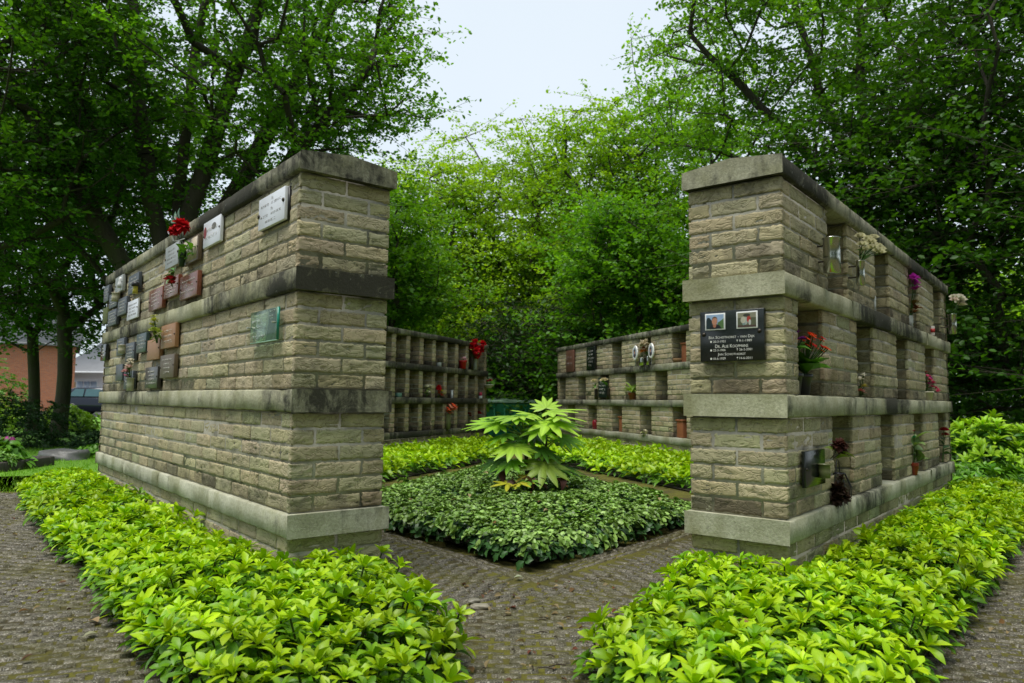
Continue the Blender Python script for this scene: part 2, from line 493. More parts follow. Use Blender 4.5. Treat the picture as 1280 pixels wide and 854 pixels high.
# left front wall: closed face with the plaques
WL = Wall((-.8126, 2.6771), -.6806, 1, 3.812, .4202, 'tan brick columbarium wall whose closed long face carries many memorial plaques', GW)
WL.end_stain = .55
WR = Wall((1.0138, 2.6601), .6824, -1, 3.834, .4115, 'tan brick columbarium wall with black photo plaque on its end and staggered open niches', GW)
WR.end_stain = -.35
WBL = Wall((-.3949, 12.2127), PI + .3862, 1, 3.95, .42, 'shaded rear columbarium wall with thin dividers and red bouquet at its end', GW)
WBL.end_stain = 0
WBR = Wall((.7873, 12.7733), PI - .3074, -1, 4.95, .42, 'rear columbarium wall of wide piers with oval portraits and slate plaques', GW)
WBR.end_stain = 0

def stain_fn(base, amp, seed, kx=1.7, end=None):
    r = np.random.default_rng(seed); ph = r.uniform(0, 6.3, 3)
    def f(s, o, z):
        v = base + amp * (.5 * math.sin(kx * s + ph[0]) + .3 * math.sin(kx * 2.7 * s + ph[1]) + .2 * math.sin(kx * 6 * s + ph[2]))
        if o < -.3: v += .1
        return max(0, min(1, v))
    return f

lodL = lambda x: (22, 9) if x < 1.1 else ((14, 7) if x < 2.4 else (9, 6))
tintL = lambda i: (1.0, .99, .95)
plinth(WL, lodL, tintL, .1); closed_tiers(WL, lodL, tintL, .08)
slab(WL, 'shelf', Zs['z3b'], Zs['z3t'], stain_fn(.10, .2, 1, 2), (.46, .455, .37), es=.22)
slab(WL, 'shelf', Zs['z2b'], Zs['z2t'], stain_fn(.22, .35, 2, 2.3), (.44, .43, .32), es=.52)
slab(WL, 'shelf', Zs['z1b'], Zs['z1t'], stain_fn(.32, .35, 3, 2.5), (.40, .39, .28), es=.66)
slab(WL, 'cap', Zs['cb'], Zs['ct'], stain_fn(.5, .3, 4, 2), (.40, .39, .30), ridge=.022, es=.44)

per = .885
def piers(openings, L):
    out = []; x = 0.0
    for a, b in openings: out.append((x, a)); x = b
    out.append((x, L)); return out
tR = [piers([(.66 + k*.885, .985 + k*.885) for k in range(4)], WR.L), piers([(.212 + k*.893, .545 + k*.893) for k in range(4)], WR.L), piers([(.64 + k*.885, .965 + k*.885) for k in range(4)], WR.L)]
tintR = lambda i: (1.0, .99, .93)
plinth(WR, lodL, tintR, .2); niche_tiers(WR, tR, .31, (18, 8), tintR, .16, 'pier')
slab(WR, 'shelf', Zs['z3b'], Zs['z3t'], stain_fn(.20, .45, 5, 2.6), (.46, .455, .36), es=.06)
slab(WR, 'shelf', Zs['z2b'], Zs['z2t'], stain_fn(.30, .55, 6, 2.4), (.44, .435, .32), es=.06)
slab(WR, 'shelf', Zs['z1b'], Zs['z1t'], stain_fn(.38, .55, 7, 2.2), (.43, .42, .31), es=.12)
slab(WR, 'cap', Zs['cb'], Zs['ct'], stain_fn(.48, .3, 8, 2), (.40, .39, .30), ridge=.022, es=.28)

tB = [[(0, .095)] + [(.37 * k - .012, .37 * k + .09) for k in range(1, 11)] + [(3.83, 3.95)]] * 3
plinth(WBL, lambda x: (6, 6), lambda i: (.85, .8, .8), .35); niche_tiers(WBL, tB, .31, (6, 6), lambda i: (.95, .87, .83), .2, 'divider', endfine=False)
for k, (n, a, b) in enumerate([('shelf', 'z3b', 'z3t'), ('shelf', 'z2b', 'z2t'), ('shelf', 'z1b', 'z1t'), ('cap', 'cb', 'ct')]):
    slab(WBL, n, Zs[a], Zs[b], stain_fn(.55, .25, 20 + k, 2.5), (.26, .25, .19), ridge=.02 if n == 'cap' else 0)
ta = piers([(.48 + k*.866, .815 + k*.866) for k in range(5)], WBR.L)
tb = piers([(.075 + k*.86, .395 + k*.86) for k in range(6) if .395 + k*.86 < 4.9], WBR.L)
plinth(WBR, lambda x: (6, 6), lambda i: (.95, .93, .9), .2); niche_tiers(WBR, [ta, tb, ta], .31, (9, 6), lambda i: (1.02, .99, .95), .1, 'pier', endfine=False)
for k, (n, a, b, st) in enumerate([('shelf', 'z3b', 'z3t', .12), ('shelf', 'z2b', 'z2t', .25), ('shelf', 'z1b', 'z1t', .42), ('cap', 'cb', 'ct', .5)]):
    slab(WBR, n, Zs[a], Zs[b], stain_fn(st, .22, 30 + k, 2.5), (.33, .33, .27), ridge=.02 if n == 'cap' else 0)
# ------------------------------------------------------------------ ground
def inside(poly, pts):
    poly = np.asarray(poly); x, y = pts[:, 0], pts[:, 1]; c = np.zeros(len(pts), bool)
    j = len(poly) - 1
    for i in range(len(poly)):
        xi, yi = poly[i]; xj, yj = poly[j]
        c ^= ((yi > y) != (yj > y)) & (x < (xj - xi) * (y - yi) / (yj - yi + 1e-12) + xi)
        j = i
    return c
def edge_dist(poly, pts, skip=()):
    poly = np.asarray(poly); d = np.full(len(pts), 1e9); g = np.zeros((len(pts), 2))
    for i in range(len(poly)):
        if i in skip: continue
        a, b = poly[i], poly[(i + 1) % len(poly)]
        t = np.clip(((pts - a) @ (b - a)) / ((b - a) @ (b - a)), 0, 1)
        q = a + t[:, None] * (b - a); v = q - pts; dd = np.linalg.norm(v, axis=1)
        m = dd < d; d[m] = dd[m]; g[m] = v[m] / (dd[m][:, None] + 1e-9)
    return d, g
def sheet(name, poly, z, mat, kind='structure', sub=0):
    me = bpy.data.meshes.new(name)
    import bmesh
    bm = bmesh.new(); f = bm.faces.new([bm.verts.new((x, y, z)) for x, y in poly])
    bmesh.ops.triangulate(bm, faces=[f]); bmesh.ops.recalc_face_normals(bm, faces=bm.faces)
    for f in bm.faces:
        if f.normal.z < 0: f.normal_flip()
    bm.to_mesh(me); bm.free()
    o = bpy.data.objects.new(name, me); COL.objects.link(o); me.materials.append(mat); o['kind'] = kind
    return o

def ground_mat():
    m, nt, b, out = nodemat('woodland_floor')
    v = mapping(nt); n = noise(nt, v, 1.3, 6, .6); n2 = noise(nt, v, 14, 5, .7)
    c = mixc(nt, (.05, .045, .025), (.045, .08, .015), ramp(nt, n, .4, .6))
    c = mixc(nt, c, (.02, .018, .012), ramp(nt, n2, .45, .7))
    nt.links.new(c, b.inputs['Base Color']); b.inputs['Roughness'].default_value = 1
    bump(nt, b, n2, .6, .03); return m
def lawn_mat():
    m, nt, b, out = nodemat('mown_grass')
    v = mapping(nt); n = noise(nt, v, 1.1, 5, .6); n2 = noise(nt, v, 60, 4, .8)
    c = mixc(nt, (.11, .28, .012), (.19, .40, .02), n)
    c = mixc(nt, c, (.05, .12, .01), ramp(nt, n2, .55, .8))
    nt.links.new(c, b.inputs['Base Color']); b.inputs['Roughness'].default_value = .9
    bump(nt, b, n2, .8, .03); return m
def soil_mat():
    m, nt, b, out = nodemat('bed_soil')
    v = mapping(nt); n = noise(nt, v, 30, 6, .7)
    nt.links.new(mixc(nt, (.012, .010, .006), (.05, .04, .025), n), b.inputs['Base Color']); b.inputs['Roughness'].default_value = 1
    bump(nt, b, n, .8, .02); return m
def bedding_mat():
    m, nt, b, out = nodemat('mossy_joint_fill')
    v = mapping(nt); n = noise(nt, v, 3.5, 5, .6); n2 = noise(nt, v, 80, 4, .7)
    c = mixc(nt, (.045, .035, .008), (.105, .098, .005), ramp(nt, n, .36, .56))
    c = mixc(nt, c, (.02, .017, .01), ramp(nt, n2, .5, .75))
    nt.links.new(c, b.inputs['Base Color']); b.inputs['Roughness'].default_value = 1
    bump(nt, b, n2, .8, .008); return m
def paver_mat():
    m, nt, b, out = nodemat('clinker_paver')
    a = N(nt, 'ShaderNodeAttribute', attribute_name='Col')
    v = mapping(nt); n = noise(nt, v, 3.1, 5, .62); f = noise(nt, v, 110, 2, .7); f2 = noise(nt, v, 38, 5, .7)
    sp = noise(nt, v, 230, 1, .5)
    c = mixc(nt, a.outputs['Color'], ramp(nt, f, .32, .68, (.30, .30, .30, 1), (1.7, 1.7, 1.65, 1)), 1.0, 'MULTIPLY')
    c = mixc(nt, c, (.46, .44, .37), math_(nt, 'MULTIPLY', ramp(nt, sp, .57, .69), .65))
    c = mixc(nt, c, (.085, .078, .007), math_(nt, 'MULTIPLY', ramp(nt, math_(nt, 'ADD', math_(nt, 'MULTIPLY', n, .55), math_(nt, 'MULTIPLY', f2, .45)), .46, .60), .75))
    c = mixc(nt, c, (.02, .017, .012), math_(nt, 'MULTIPLY', ramp(nt, f2, .5, .72), .7))
    nt.links.new(c, b.inputs['Base Color'])
    nt.links.new(ramp(nt, f, .3, .7, (.85,)*3+(1,), (.38,)*3+(1,)), b.inputs['Roughness'])
    b.inputs['Specular IOR Level'].default_value = .5
    bump(nt, b, f, .7, .004); return m

M_SOIL = soil_mat(); M_PAVER = paver_mat(); M_LAWN = lawn_mat(); M_GROUND = ground_mat()
# terrain: one sheet to the horizon, sinking a little towards the road on the left
mb = MB()
xs = np.concatenate([[-400, -200, -100], np.linspace(-60, 60, 41), [100, 200, 400]]); ys = np.concatenate([[-200, -60, -20], np.linspace(-6, 60, 45), [90, 150, 400]])
X, Y = np.meshgrid(xs, ys, indexing='ij')
def terrain(x, y): return -.035 - .26 * np.clip((np.asarray(y) - 12) / 24, 0, 1)
Zt = terrain(X, Y)
idx = np.arange(X.size).reshape(X.shape)
mb.add(np.stack([X, Y, Zt], -1).reshape(-1, 3), np.stack([idx[:-1, :-1], idx[1:, :-1], idx[1:, 1:], idx[:-1, 1:]], -1).reshape(-1, 4))
g = mb.build('ground', M_GROUND, smooth=True); g['kind'] = 'structure'
# lawn left of the court, a sheet of its own above the terrain
mb = MB()
xs = np.linspace(-45, -2.9, 60); ys = np.linspace(5.45, 34, 50); X, Y = np.meshgrid(xs, ys, indexing='ij')
Y = Y + (Y < 6) * .12 * np.sin(X * 2.1)
idx = np.arange(X.size).reshape(X.shape)
mb.add(np.stack([X, Y, terrain(X, Y) + .02], -1).reshape(-1, 3), np.stack([idx[:-1, :-1], idx[1:, :-1], idx[1:, 1:], idx[:-1, 1:]], -1).reshape(-1, 4))
mb.build('lawn', M_LAWN, smooth=True)['kind'] = 'structure'
sheet('lawn', [(3.3, 5.9), (9, 5.9), (9, 8.8), (4.2, 8.8)], -.02, M_LAWN)
# the road with the parked car
mb = MB(); xs = np.linspace(-60, 12, 30)
rd = plain('asphalt', (.055, .055, .056), .9, vary=.2, scale=6)
mb.add(np.array([(x, y, terrain(x, y) + .024) for x in xs for y in (34.3, 44)]), [(2*i, 2*i+2, 2*i+3, 2*i+1) for i in range(29)])
mb.build('road', rd)['kind'] = 'structure'

# beds, in the frame of their walls
def wl(w, so): return [tuple(w.W(s, o, 0)[:2]) for s, o in so]
BED_L = wl(WL, [(3.95, -.0), (3.98, .38), (3.6, .55), (2, .60), (0, .60), (-.7, .62), (-1.35, .64), (-1.42, .3), (-1.17, .02), (-.98, -.13), (-.3, -.33), (0, -.43), (.0, -.40), (.0, -.01)])
BED_R = wl(WR, [(4.1, -.0), (4.15, .42), (3.6, .58), (2, .60), (0, .58), (-.7, .60), (-1.42, .62), (-1.46, .25), (-1.30, 0.0), (-1.14, -.20), (-.9, -.24), (-.3, -.36), (0, -.43), (.0, -.40), (.0, -.01)])
BED_BL = [(-.07, 9.15), (-.10, 11.2), (-.42, 12.0), (-2.45, 7.1), (-1.95, 4.75), (-1.55, 5.2)]
BED_BR = [(.26, 8.95), (.42, 11), (.80, 12.55), (2.25, 8.2), (2.66, 6.9), (1.85, 4.9), (1.60, 5.5)]
IVY = [(.09, 3.12), (.62, 3.77), (1.17, 4.45), (.82, 5.5), (.05, 7.55), (-.72, 5.75), (-1.13, 4.62), (-.5, 3.83)]
def grow(poly, d):
    c = np.mean(poly, 0); return [tuple(c + (np.array(q) - c) * (1 + d / np.linalg.norm(np.array(q) - c))) for q in poly]
for nm, p in (('planting_bed', wl(WL, [(3.85, -.01), (3.85, .3), (3.5, .45), (0, .49), (-1.25, .52), (-1.28, .3), (-1.06, .06), (-.9, -.06), (-.3, -.24), (-.02, -.37), (.04, -.01)])), ('planting_bed', wl(WR, [(4.0, -.01), (4.0, .3), (3.5, .46), (0, .47), (-1.28, .5), (-1.3, .25), (-1.18, .04), (-1.02, -.12), (-.8, -.15), (-.3, -.26), (-.02, -.37), (.04, -.01)])), ('planting_bed', grow(BED_BL, -.08)), ('planting_bed', grow(BED_BR, -.08)), ('planting_bed', grow(IVY, -.09))):
    sheet(nm, p, .006, M_SOIL)

# paved court and paths: a mossy bedding sheet with the pavers laid on it
PAVE = [(-7, -1.5), (7, -1.5), (7, 5.2), (3.4, 5.9), (2.6, 7.5), (1.3, 11.8), (.8, 13.6), (-.42, 13.6), (-.55, 11.8), (-2.2, 7.6), (-2.95, 5.55), (-7, 5.45)]
M_BED = bedding_mat()
sheet('path_bedding', PAVE, -.0065, M_BED)
mbp = MB()
def pavers(O, U, V, nu, nv, keep, Lb=.092, Wb=.0368, shift=True):
    """courses of clinker pavers on edge: U along the courses, V across them"""
    U = np.array(U); V = np.array(V); O = np.array(O)
    I, J = np.meshgrid(np.arange(nu), np.arange(nv), indexing='ij'); I = I.ravel(); J = J.ravel()
    off = np.where(J % 2 == 1, .5, 0) if shift else 0 * J
    cx = O + ((I + off) * Lb)[:, None] * U + (J * Wb)[:, None] * V
    k = keep(cx); cx = cx[k]
    gap, gapv = .0105, .011
    gu = np.array([0, .008, .1, .192, .2]); gu = gu / .2 * (Lb - gap) - (Lb - gap) / 2
    gv = np.array([0, .005, .035, .04]) / .04 * (Wb - gapv) - (Wb - gapv) / 2
    A, B = np.meshgrid(gu, gv, indexing='ij'); a, b = A.shape
    idx = np.arange(a*b).reshape(a, b)
    q = np.stack([idx[:-1, :-1], idx[1:, :-1], idx[1:, 1:], idx[:-1, 1:]], -1).reshape(-1, 4)
    if U[0]*V[1]-U[1]*V[0] < 0: q = q[:, ::-1]
    edge = np.zeros((a, b)); edge[0] = edge[-1] = 1; edge[:, 0] = edge[:, -1] = 1
    n = len(cx)
    if not n: return
    ang = rng.normal(0, .014, n); ca, sa = np.cos(ang), np.sin(ang)
    PA = A[None] * ca[:, None, None] - B[None] * sa[:, None, None] + rng.normal(0, .0012, (n, a, b)) + rng.normal(0, .002, (n, 1, 1))
    PB = A[None] * sa[:, None, None] + B[None] * ca[:, None, None] + rng.normal(0, .001, (n, a, b)) + rng.normal(0, .0012, (n, 1, 1))
    z = rng.normal(-.001, .0022, (n, 1, 1)) + A[None] * rng.normal(0, .008, (n, 1, 1)) + B[None] * rng.normal(0, .03, (n, 1, 1)) - .013 * edge[None] + rng.normal(0, .0011, (n, a, b))
    P = cx[:, None, None, :] + PA[..., None] * U + PB[..., None] * V
    Vt = np.concatenate([P, z[..., None]], -1).reshape(-1, 3)
    F = (q[None] + (np.arange(n) * a * b)[:, None, None]).reshape(-1, 4)
    t = rng.random(n)
    c = np.array((.062, .053, .036))[None] * (1 - t[:, None]) + np.array((.115, .10, .07))[None] * t[:, None]
    c = np.repeat(c, a * b, 0)
    mbp.add(Vt, F, c)
def outside_beds(p):
    k = inside(PAVE, p)
    for b in (BED_L, BED_R): k &= ~inside(b, p) | (edge_dist(b, p)[0] < .16)
    return k
uL, uR = WL.u, WR.u
apex = np.array([.09, 3.0]); mit = np.array([.08, 2.60])
def zone(p):
    """0 front field, 1 left arm, 2 right arm"""
    r = p - mit
    # the arms start behind the diagonal joints that run out from the mitre
    left = (r @ np.array([-.37, -.93]) < 0) & (p[:, 0] < .09 + 0 * p[:, 1])
    right = (r @ np.array([.37, -.93]) < 0) & (p[:, 0] >= .09)
    z = np.zeros(len(p), int); z[left] = 1; z[right] = 2
    out = (p - WL.o) @ WL.n > -.3
    out2 = (p - WR.o) @ WR.n > -.3
    z[out | out2] = 0
    return z
def wallside(p):
    a = ((p - WL.o) @ WL.n > -.44) & ((p - WL.o) @ WL.u > 0) & ((p - WL.o) @ WL.n < .02)
    b = ((p - WR.o) @ WR.n > -.44) & ((p - WR.o) @ WR.u > 0) & ((p - WR.o) @ WR.n < .02)
    return a | b
base_keep = lambda p: outside_beds(p) & ~wallside(p) & ~inside(IVY, p)
sideL = lambda p: (p - WL.o) @ WL.n > .15
sideR = lambda p: (p - WR.o) @ WR.n > .15
pavers((-1.2, 1.3), (1, 0), (0, 1), 28, 62, lambda p: base_keep(p) & (zone(p) == 0) & ~sideL(p) & ~sideR(p))
ca, sa = math.cos(math.radians(22)), math.sin(math.radians(22))
pavers(np.array((-1.1, 1.0)) - np.array((ca, sa)) * 4.6, (ca, sa), (-sa, ca), 58, 150, lambda p: base_keep(p) & sideL(p) & (p[:, 1] < 5.42))
pavers(np.array((1.0, 1.0)) - np.array((ca, -sa)) * .9, (ca, -sa), (sa, ca), 58, 130, lambda p: base_keep(p) & sideR(p) & (p[:, 1] < 5.6))
# arms: courses run across the path, an edging course follows the ivy bed
perpL = np.array([uL[1], -uL[0]]); perpR = np.array([-uR[1], uR[0]])
dL = lambda p: (p - np.array(IVY[0])) @ -perpL
dR = lambda p: (p - np.array(IVY[0])) @ -perpR
pavers(mit - perpL * 1.4 - uL * .6, perpL, uL, 24, 112, lambda p: base_keep(p) & (zone(p) == 1) & (dL(p) > .16))
pavers(mit - perpR * 1.4 - uR * .6, perpR, uR, 24, 112, lambda p: base_keep(p) & (zone(p) == 2) & (dR(p) > .16))
for o, u, v in ((np.array(IVY[0]) - perpL * .035, uL, -perpL), (np.array(IVY[0]) - perpR * .035, uR, -perpR)):
    pavers(o - u * .08, u, v, 36, 3, lambda p: np.ones(len(p), bool), shift=False)
pv = mbp.build('path', M_PAVER); pv['kind'] = 'structure'

# ------------------------------------------------------------------ leaves
def leaf_grid(L, W, nx, cup=.12, arch=.25, tooth=0.0, shape='obovate'):
    """a folded, arching leaf along +y, base at the origin; 3 columns (edge, midrib, edge)"""
    t = np.linspace(0, 1, nx + 1)
    if shape == 'obovate': wd = np.clip(np.sin(PI * np.clip(t, 0, 1) ** 1.5) ** .8, 0, 1) * W / 2 + (t < .35) * .10 * W * (t > 0)
    else: wd = np.sin(PI * t ** .9) * W / 2
    wd[0] = W * .05; wd[-1] = W * .04
    if tooth: wd = wd * (1 + tooth * np.array([(-1) ** i if t_ > .5 else 0 for i, t_ in enumerate(t)]))
    y = L * t; z = L * arch * (t - t ** 2 * 1.35)
    v = []
    for i in range(nx + 1):
        v += [(-wd[i], y[i], z[i] + cup * wd[i] * 2), (0, y[i], z[i]), (wd[i], y[i], z[i] + cup * wd[i] * 2)]
    f = []
    for i in range(nx):
        for j in (0, 1): f.append((i*3+j, i*3+j+1, (i+1)*3+j+1, (i+1)*3+j))
    return np.array(v), np.array(f)

def rosette(n, L, W, nx, el0, el1, c0, c1, r, lower=0, tooth=0.0, csd=.08, lowcol=None):
    """whorl of leaves round the stem tip; returns verts, faces, colours"""
    V, F, C = [], [], []; off = 0
    for k in range(n + lower):
        low = k >= n
        az = (k * 2.399 if not low else k * 2.399 + 1.0) + r.normal(0, .18)
        inner = (k / max(1, n)) if not low else 0
        el = math.radians((el1 * (1 - inner) ** 1.0 + el0 * inner) if not low else r.uniform(-25, 10)) + r.normal(0, .12)
        sc = (r.uniform(.85, 1.12) * (1.0 - .35 * inner * (inner > .6))) if not low else r.uniform(.9, 1.15)
        v, f = leaf_grid(L * sc, W * sc * r.uniform(.9, 1.1), nx, r.uniform(.08, .3), r.uniform(.1, .4), tooth)
        v = v @ rotm((0, 1, 0), r.normal(0, .25)).T
        v = v @ rotm((1, 0, 0), el).T
        v = v @ rotm((0, 0, 1), az).T
        v[:, 2] += -.0 if not low else -r.uniform(.015, .05)
        t = r.random()
        c = (np.array(c0) * (1 - t) + np.array(c1) * t) * (1 + r.normal(0, csd))
        if low: c = np.array(lowcol if lowcol is not None else c) * r.uniform(.7, 1.2)
        cc = np.tile(c, (len(v), 1)); cc[1::3] *= 1.12
        V.append(v); F.append(f + off); C.append(cc); off += len(v)
    return np.vstack(V), np.vstack(F), np.clip(np.vstack(C), 0, 1)

def scatter(mb, variants, pos, rz, scale, tilt=None, tint=None):
    """merge copies of the variants at the positions into one mesh"""
    pick = rng.integers(0, len(variants), len(pos))
    for k, (v, f, c) in enumerate(variants):
        ii = np.where(pick == k)[0]
        if not len(ii): continue
        n = len(ii); ca, sa = np.cos(rz[ii]), np.sin(rz[ii]); s = scale[ii]
        P = v[None] * s[:, None, None]
        x = P[..., 0] * ca[:, None] - P[..., 1] * sa[:, None]; y = P[..., 0] * sa[:, None] + P[..., 1] * ca[:, None]; z = P[..., 2]
        if tilt is not None:
            tx, ty = tilt[ii, 0], tilt[ii, 1]
            z2 = z - tx[:, None] * x - ty[:, None] * y
            x = x + tx[:, None] * z; y = y + ty[:, None] * z; z = z2
        Q = np.stack([x + pos[ii, 0, None], y + pos[ii, 1, None], z + pos[ii, 2, None]], -1).reshape(-1, 3)
        F = (f[None] + (np.arange(n) * len(v))[:, None, None]).reshape(-1, f.shape[1])
        cc = np.repeat(c[None], n, 0)
        if tint is not None: cc = cc * tint[ii][:, None, None] if tint.ndim == 1 else cc * tint[ii][:, None, :]
        mb.add(Q, F, np.clip(cc, 0, 1).reshape(-1, 3))

def jitter_points(poly, step):
    poly = np.asarray(poly); lo, hi = poly.min(0), poly.max(0)
    a = np.arange(lo[0], hi[0], step); b = np.arange(lo[1], hi[1], step)
    P = np.stack(np.meshgrid(a, b), -1).reshape(-1, 2) + rng.uniform(-.5, .5, (len(a) * len(b), 2)) * step
    return P[inside(poly, P)]

def cover(name, poly, step, variants, low_variants, h, label, skip=(), edge_w=.16, tiltk=.55, hvar=.022, stems=True, patch=.15):
    mb = MB()
    for layer, (vs, hs, st) in enumerate(((variants, 1.0, step), (low_variants, .62, step * 1.05))):
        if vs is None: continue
        P = jitter_points(poly, st); n = len(P)
        d, g = edge_dist(poly, P, skip)
        e = np.clip(d / edge_w, 0, 1)
        hh = (h * hs * (.58 + .42 * np.sqrt(e)) + rng.normal(0, hvar, n) + .018 * np.sin(P[:, 0] * 5.1) * np.cos(P[:, 1] * 4.3))
        hh = np.maximum(hh, .035)
        # whole clumps differ a little in height and colour
        tintv = 1 + patch * np.sin(P[:, 0] * 3.3 + 1.7 * np.sin(P[:, 1] * 2.2)) + rng.normal(0, .10, n)
        tilt = g * ((1 - e) * tiltk)[:, None] + rng.normal(0, .13, (n, 2))
        scatter(mb, vs, np.column_stack([P, hh]), rng.uniform(0, 6.28, n), rng.uniform(.8, 1.2, n), tilt, np.clip(tintv, .6, 1.4))
        if stems and layer == 0:
            for i in range(n):
                if d[i] < .3:
                    mb.tube([(P[i, 0] - g[i, 0] * .05, P[i, 1] - g[i, 1] * .05, .0), (P[i, 0], P[i, 1], hh[i])], .0028, 4, (.05, .08, .015), cap=False)
    o = mb.build(name, M_LEAF if 'ivy' not in name else M_IVY, smooth=True)
    return tag(o, label, 'ground cover', None, 'stuff')

r = np.random.default_rng(3)
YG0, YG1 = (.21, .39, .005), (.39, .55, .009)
LOW = (.08, .21, .006)  # older lower leaves, darkened further with shade put into the colour
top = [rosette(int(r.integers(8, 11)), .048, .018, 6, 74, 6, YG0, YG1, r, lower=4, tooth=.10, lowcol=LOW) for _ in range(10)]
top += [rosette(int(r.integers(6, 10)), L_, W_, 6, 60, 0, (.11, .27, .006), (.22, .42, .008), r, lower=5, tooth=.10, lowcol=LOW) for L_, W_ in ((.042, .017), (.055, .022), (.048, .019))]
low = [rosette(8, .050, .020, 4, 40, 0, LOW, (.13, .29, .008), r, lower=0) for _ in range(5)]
SHL = wl(WL, [(3.93, .02), (3.93, .34), (3.55, .50), (2, .55), (0, .55), (-.7, .57), (-1.30, .58), (-1.36, .3), (-1.12, .0), (-.93, -.12), (-.3, -.29), (-.03, -.40), (-.01, -.02), (.05, .02)])
SHR = wl(WR, [(4.08, .02), (4.1, .38), (3.55, .53), (2, .55), (0, .53), (-.7, .55), (-1.36, .56), (-1.40, .25), (-1.25, -.01), (-1.09, -.185), (-.86, -.22), (-.3, -.31), (-.03, -.40), (-.01, -.02), (.05, .02)])
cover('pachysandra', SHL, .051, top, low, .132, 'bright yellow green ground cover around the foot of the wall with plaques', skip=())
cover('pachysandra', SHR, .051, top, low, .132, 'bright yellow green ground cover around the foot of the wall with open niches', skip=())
topb = [rosette(7, .085, .034, 3, 70, 12, YG0, YG1, r, lower=2, lowcol=LOW) for _ in range(6)]
lowb = [rosette(6, .08, .034, 2, 40, 0, LOW, (.13, .29, .008), r) for _ in range(3)]
cover('pachysandra', BED_BL, .095, topb, lowb, .10, 'bright ground cover before the shaded rear wall of thin dividers', hvar=.02, stems=False)
cover('pachysandra', BED_BR, .095, topb, lowb, .10, 'bright ground cover before the rear wall of wide piers', stems=False)
iv = [rosette(int(r.integers(6, 9)), .031, .026, 4, 60, -6, (.10, .21, .02), (.26, .40, .10), r, lower=3, tooth=.16, csd=.25, lowcol=(.03, .09, .02)) for _ in range(10)]
ivl = [rosette(6, .036, .03, 3, 20, -20, (.02, .07, .015), (.05, .13, .03), r) for _ in range(4)]
IVX = grow(IVY, .02)
cover('ivy_carpet', IVX, .046, iv, ivl, .105, 'dark green small leaved ground cover filling the kite shaped centre bed', edge_w=.10, tiltk=.9, hvar=.012, stems=False, patch=.1)
# grass blades near the court
mb = MB()
n = 26000
P = np.column_stack([rng.uniform(-11, -3.0, n), 5.45 + 6 * rng.random(n) ** 1.6]); 
hgt = rng.uniform(.02, .05, n); a = rng.uniform(0, 6.28, n); lean = rng.normal(0, .018, (n, 2)); wd = .0035
b0 = np.column_stack([P[:, 0] - np.cos(a) * wd, P[:, 1] - np.sin(a) * wd, np.full(n, -.016)]); b1 = np.column_stack([P[:, 0] + np.cos(a) * wd, P[:, 1] + np.sin(a) * wd, np.full(n, -.016)])
tp = np.column_stack([P + lean, -.016 + hgt])
t = rng.random(n)[:, None]; c = np.array((.13, .33, .01)) * (1 - t) + np.array((.26, .52, .02)) * t
mb.add(np.stack([b0, b1, tp], 1).reshape(-1, 3), np.arange(3 * n).reshape(n, 3), np.repeat(c, 3, 0))
tag(mb.build('grass', M_LEAF), 'short bright lawn grass left of the court', 'grass', None, 'stuff')
# fallen leaves and twigs on the paths and in the beds
mb = MB()
def fallen(x, y, z, s, col):
    v, f = leaf_grid(s, s * .6, 3, rng.uniform(.1, .5), rng.uniform(.1, .5), shape='o')
    M = np.array(Matrix.Translation((x, y, z)) @ Matrix.Rotation(rng.uniform(0, 6.28), 4, 'Z') @ Matrix.Rotation(rng.normal(0, .25), 4, 'X') @ Matrix.Rotation(rng.normal(0, .3), 4, 'Y'))
    mb.add(xf(M, v), f, col)
LB = [(.22, .12, .04), (.12, .06, .03), (.30, .22, .10), (.16, .05, .025), (.35, .27, .14)]
for (x0, x1, y0, y1, n) in ((-.2, .4, 1.85, 3.0, 60), (-2.2, -.9, 1.7, 3.6, 50), (-3.5, -1.2, 2.4, 5.2, 50), (1.15, 2.4, 1.75, 3.6, 50), (-.7, .9, 3.2, 4.2, 40)):
    for _ in range(n):
        x, y = rng.uniform(x0, x1), rng.uniform(y0, y1)
        p = np.array([[x, y]])
        if inside(BED_L, p)[0] or inside(BED_R, p)[0] or inside(IVY, p)[0]: continue
        fallen(x, y, .004, rng.uniform(.012, .034), np.array(LB[rng.integers(0, 5)]) * rng.uniform(.6, 1.1))
P = jitter_points(IVY, .4)
for x, y in P: fallen(x, y, .125, rng.uniform(.03, .05), np.array(LB[rng.integers(0, 5)]))
for k in range(26):
    x, y = rng.uniform(-.2, .4), rng.uniform(1.85, 3.0); a = rng.uniform(0, 3.1); l = rng.uniform(.02, .05)
    mb.tube([(x, y, .006), (x + l * .5 * math.cos(a), y + l * .5 * math.sin(a), .010), (x + l * math.cos(a), y + l * math.sin(a) * .8, .006)], .0016, 4, (.05, .035, .025))
tag(mb.build('fallen_leaves', M_PETAL), 'dry brown leaves and twigs scattered over the paving and centre bed', 'fallen leaves', None, 'stuff')
# ------------------------------------------------------------------ trees
def bark_mat():
    m, nt, b, out = nodemat('bark')
    v = mapping(nt, (1, 1, .25)); n = noise(nt, v, 22, 5, .7); g = noise(nt, mapping(nt), 2.2, 4)
    c = mixc(nt, (.022, .018, .012), (.085, .072, .05), n)
    c = mixc(nt, c, (.05, .06, .018), ramp(nt, g, .45, .7))
    nt.links.new(c, b.inputs['Base Color']); b.inputs['Roughness'].default_value = .95
    bump(nt, b, n, .9, .03); return m
M_BARK = bark_mat()

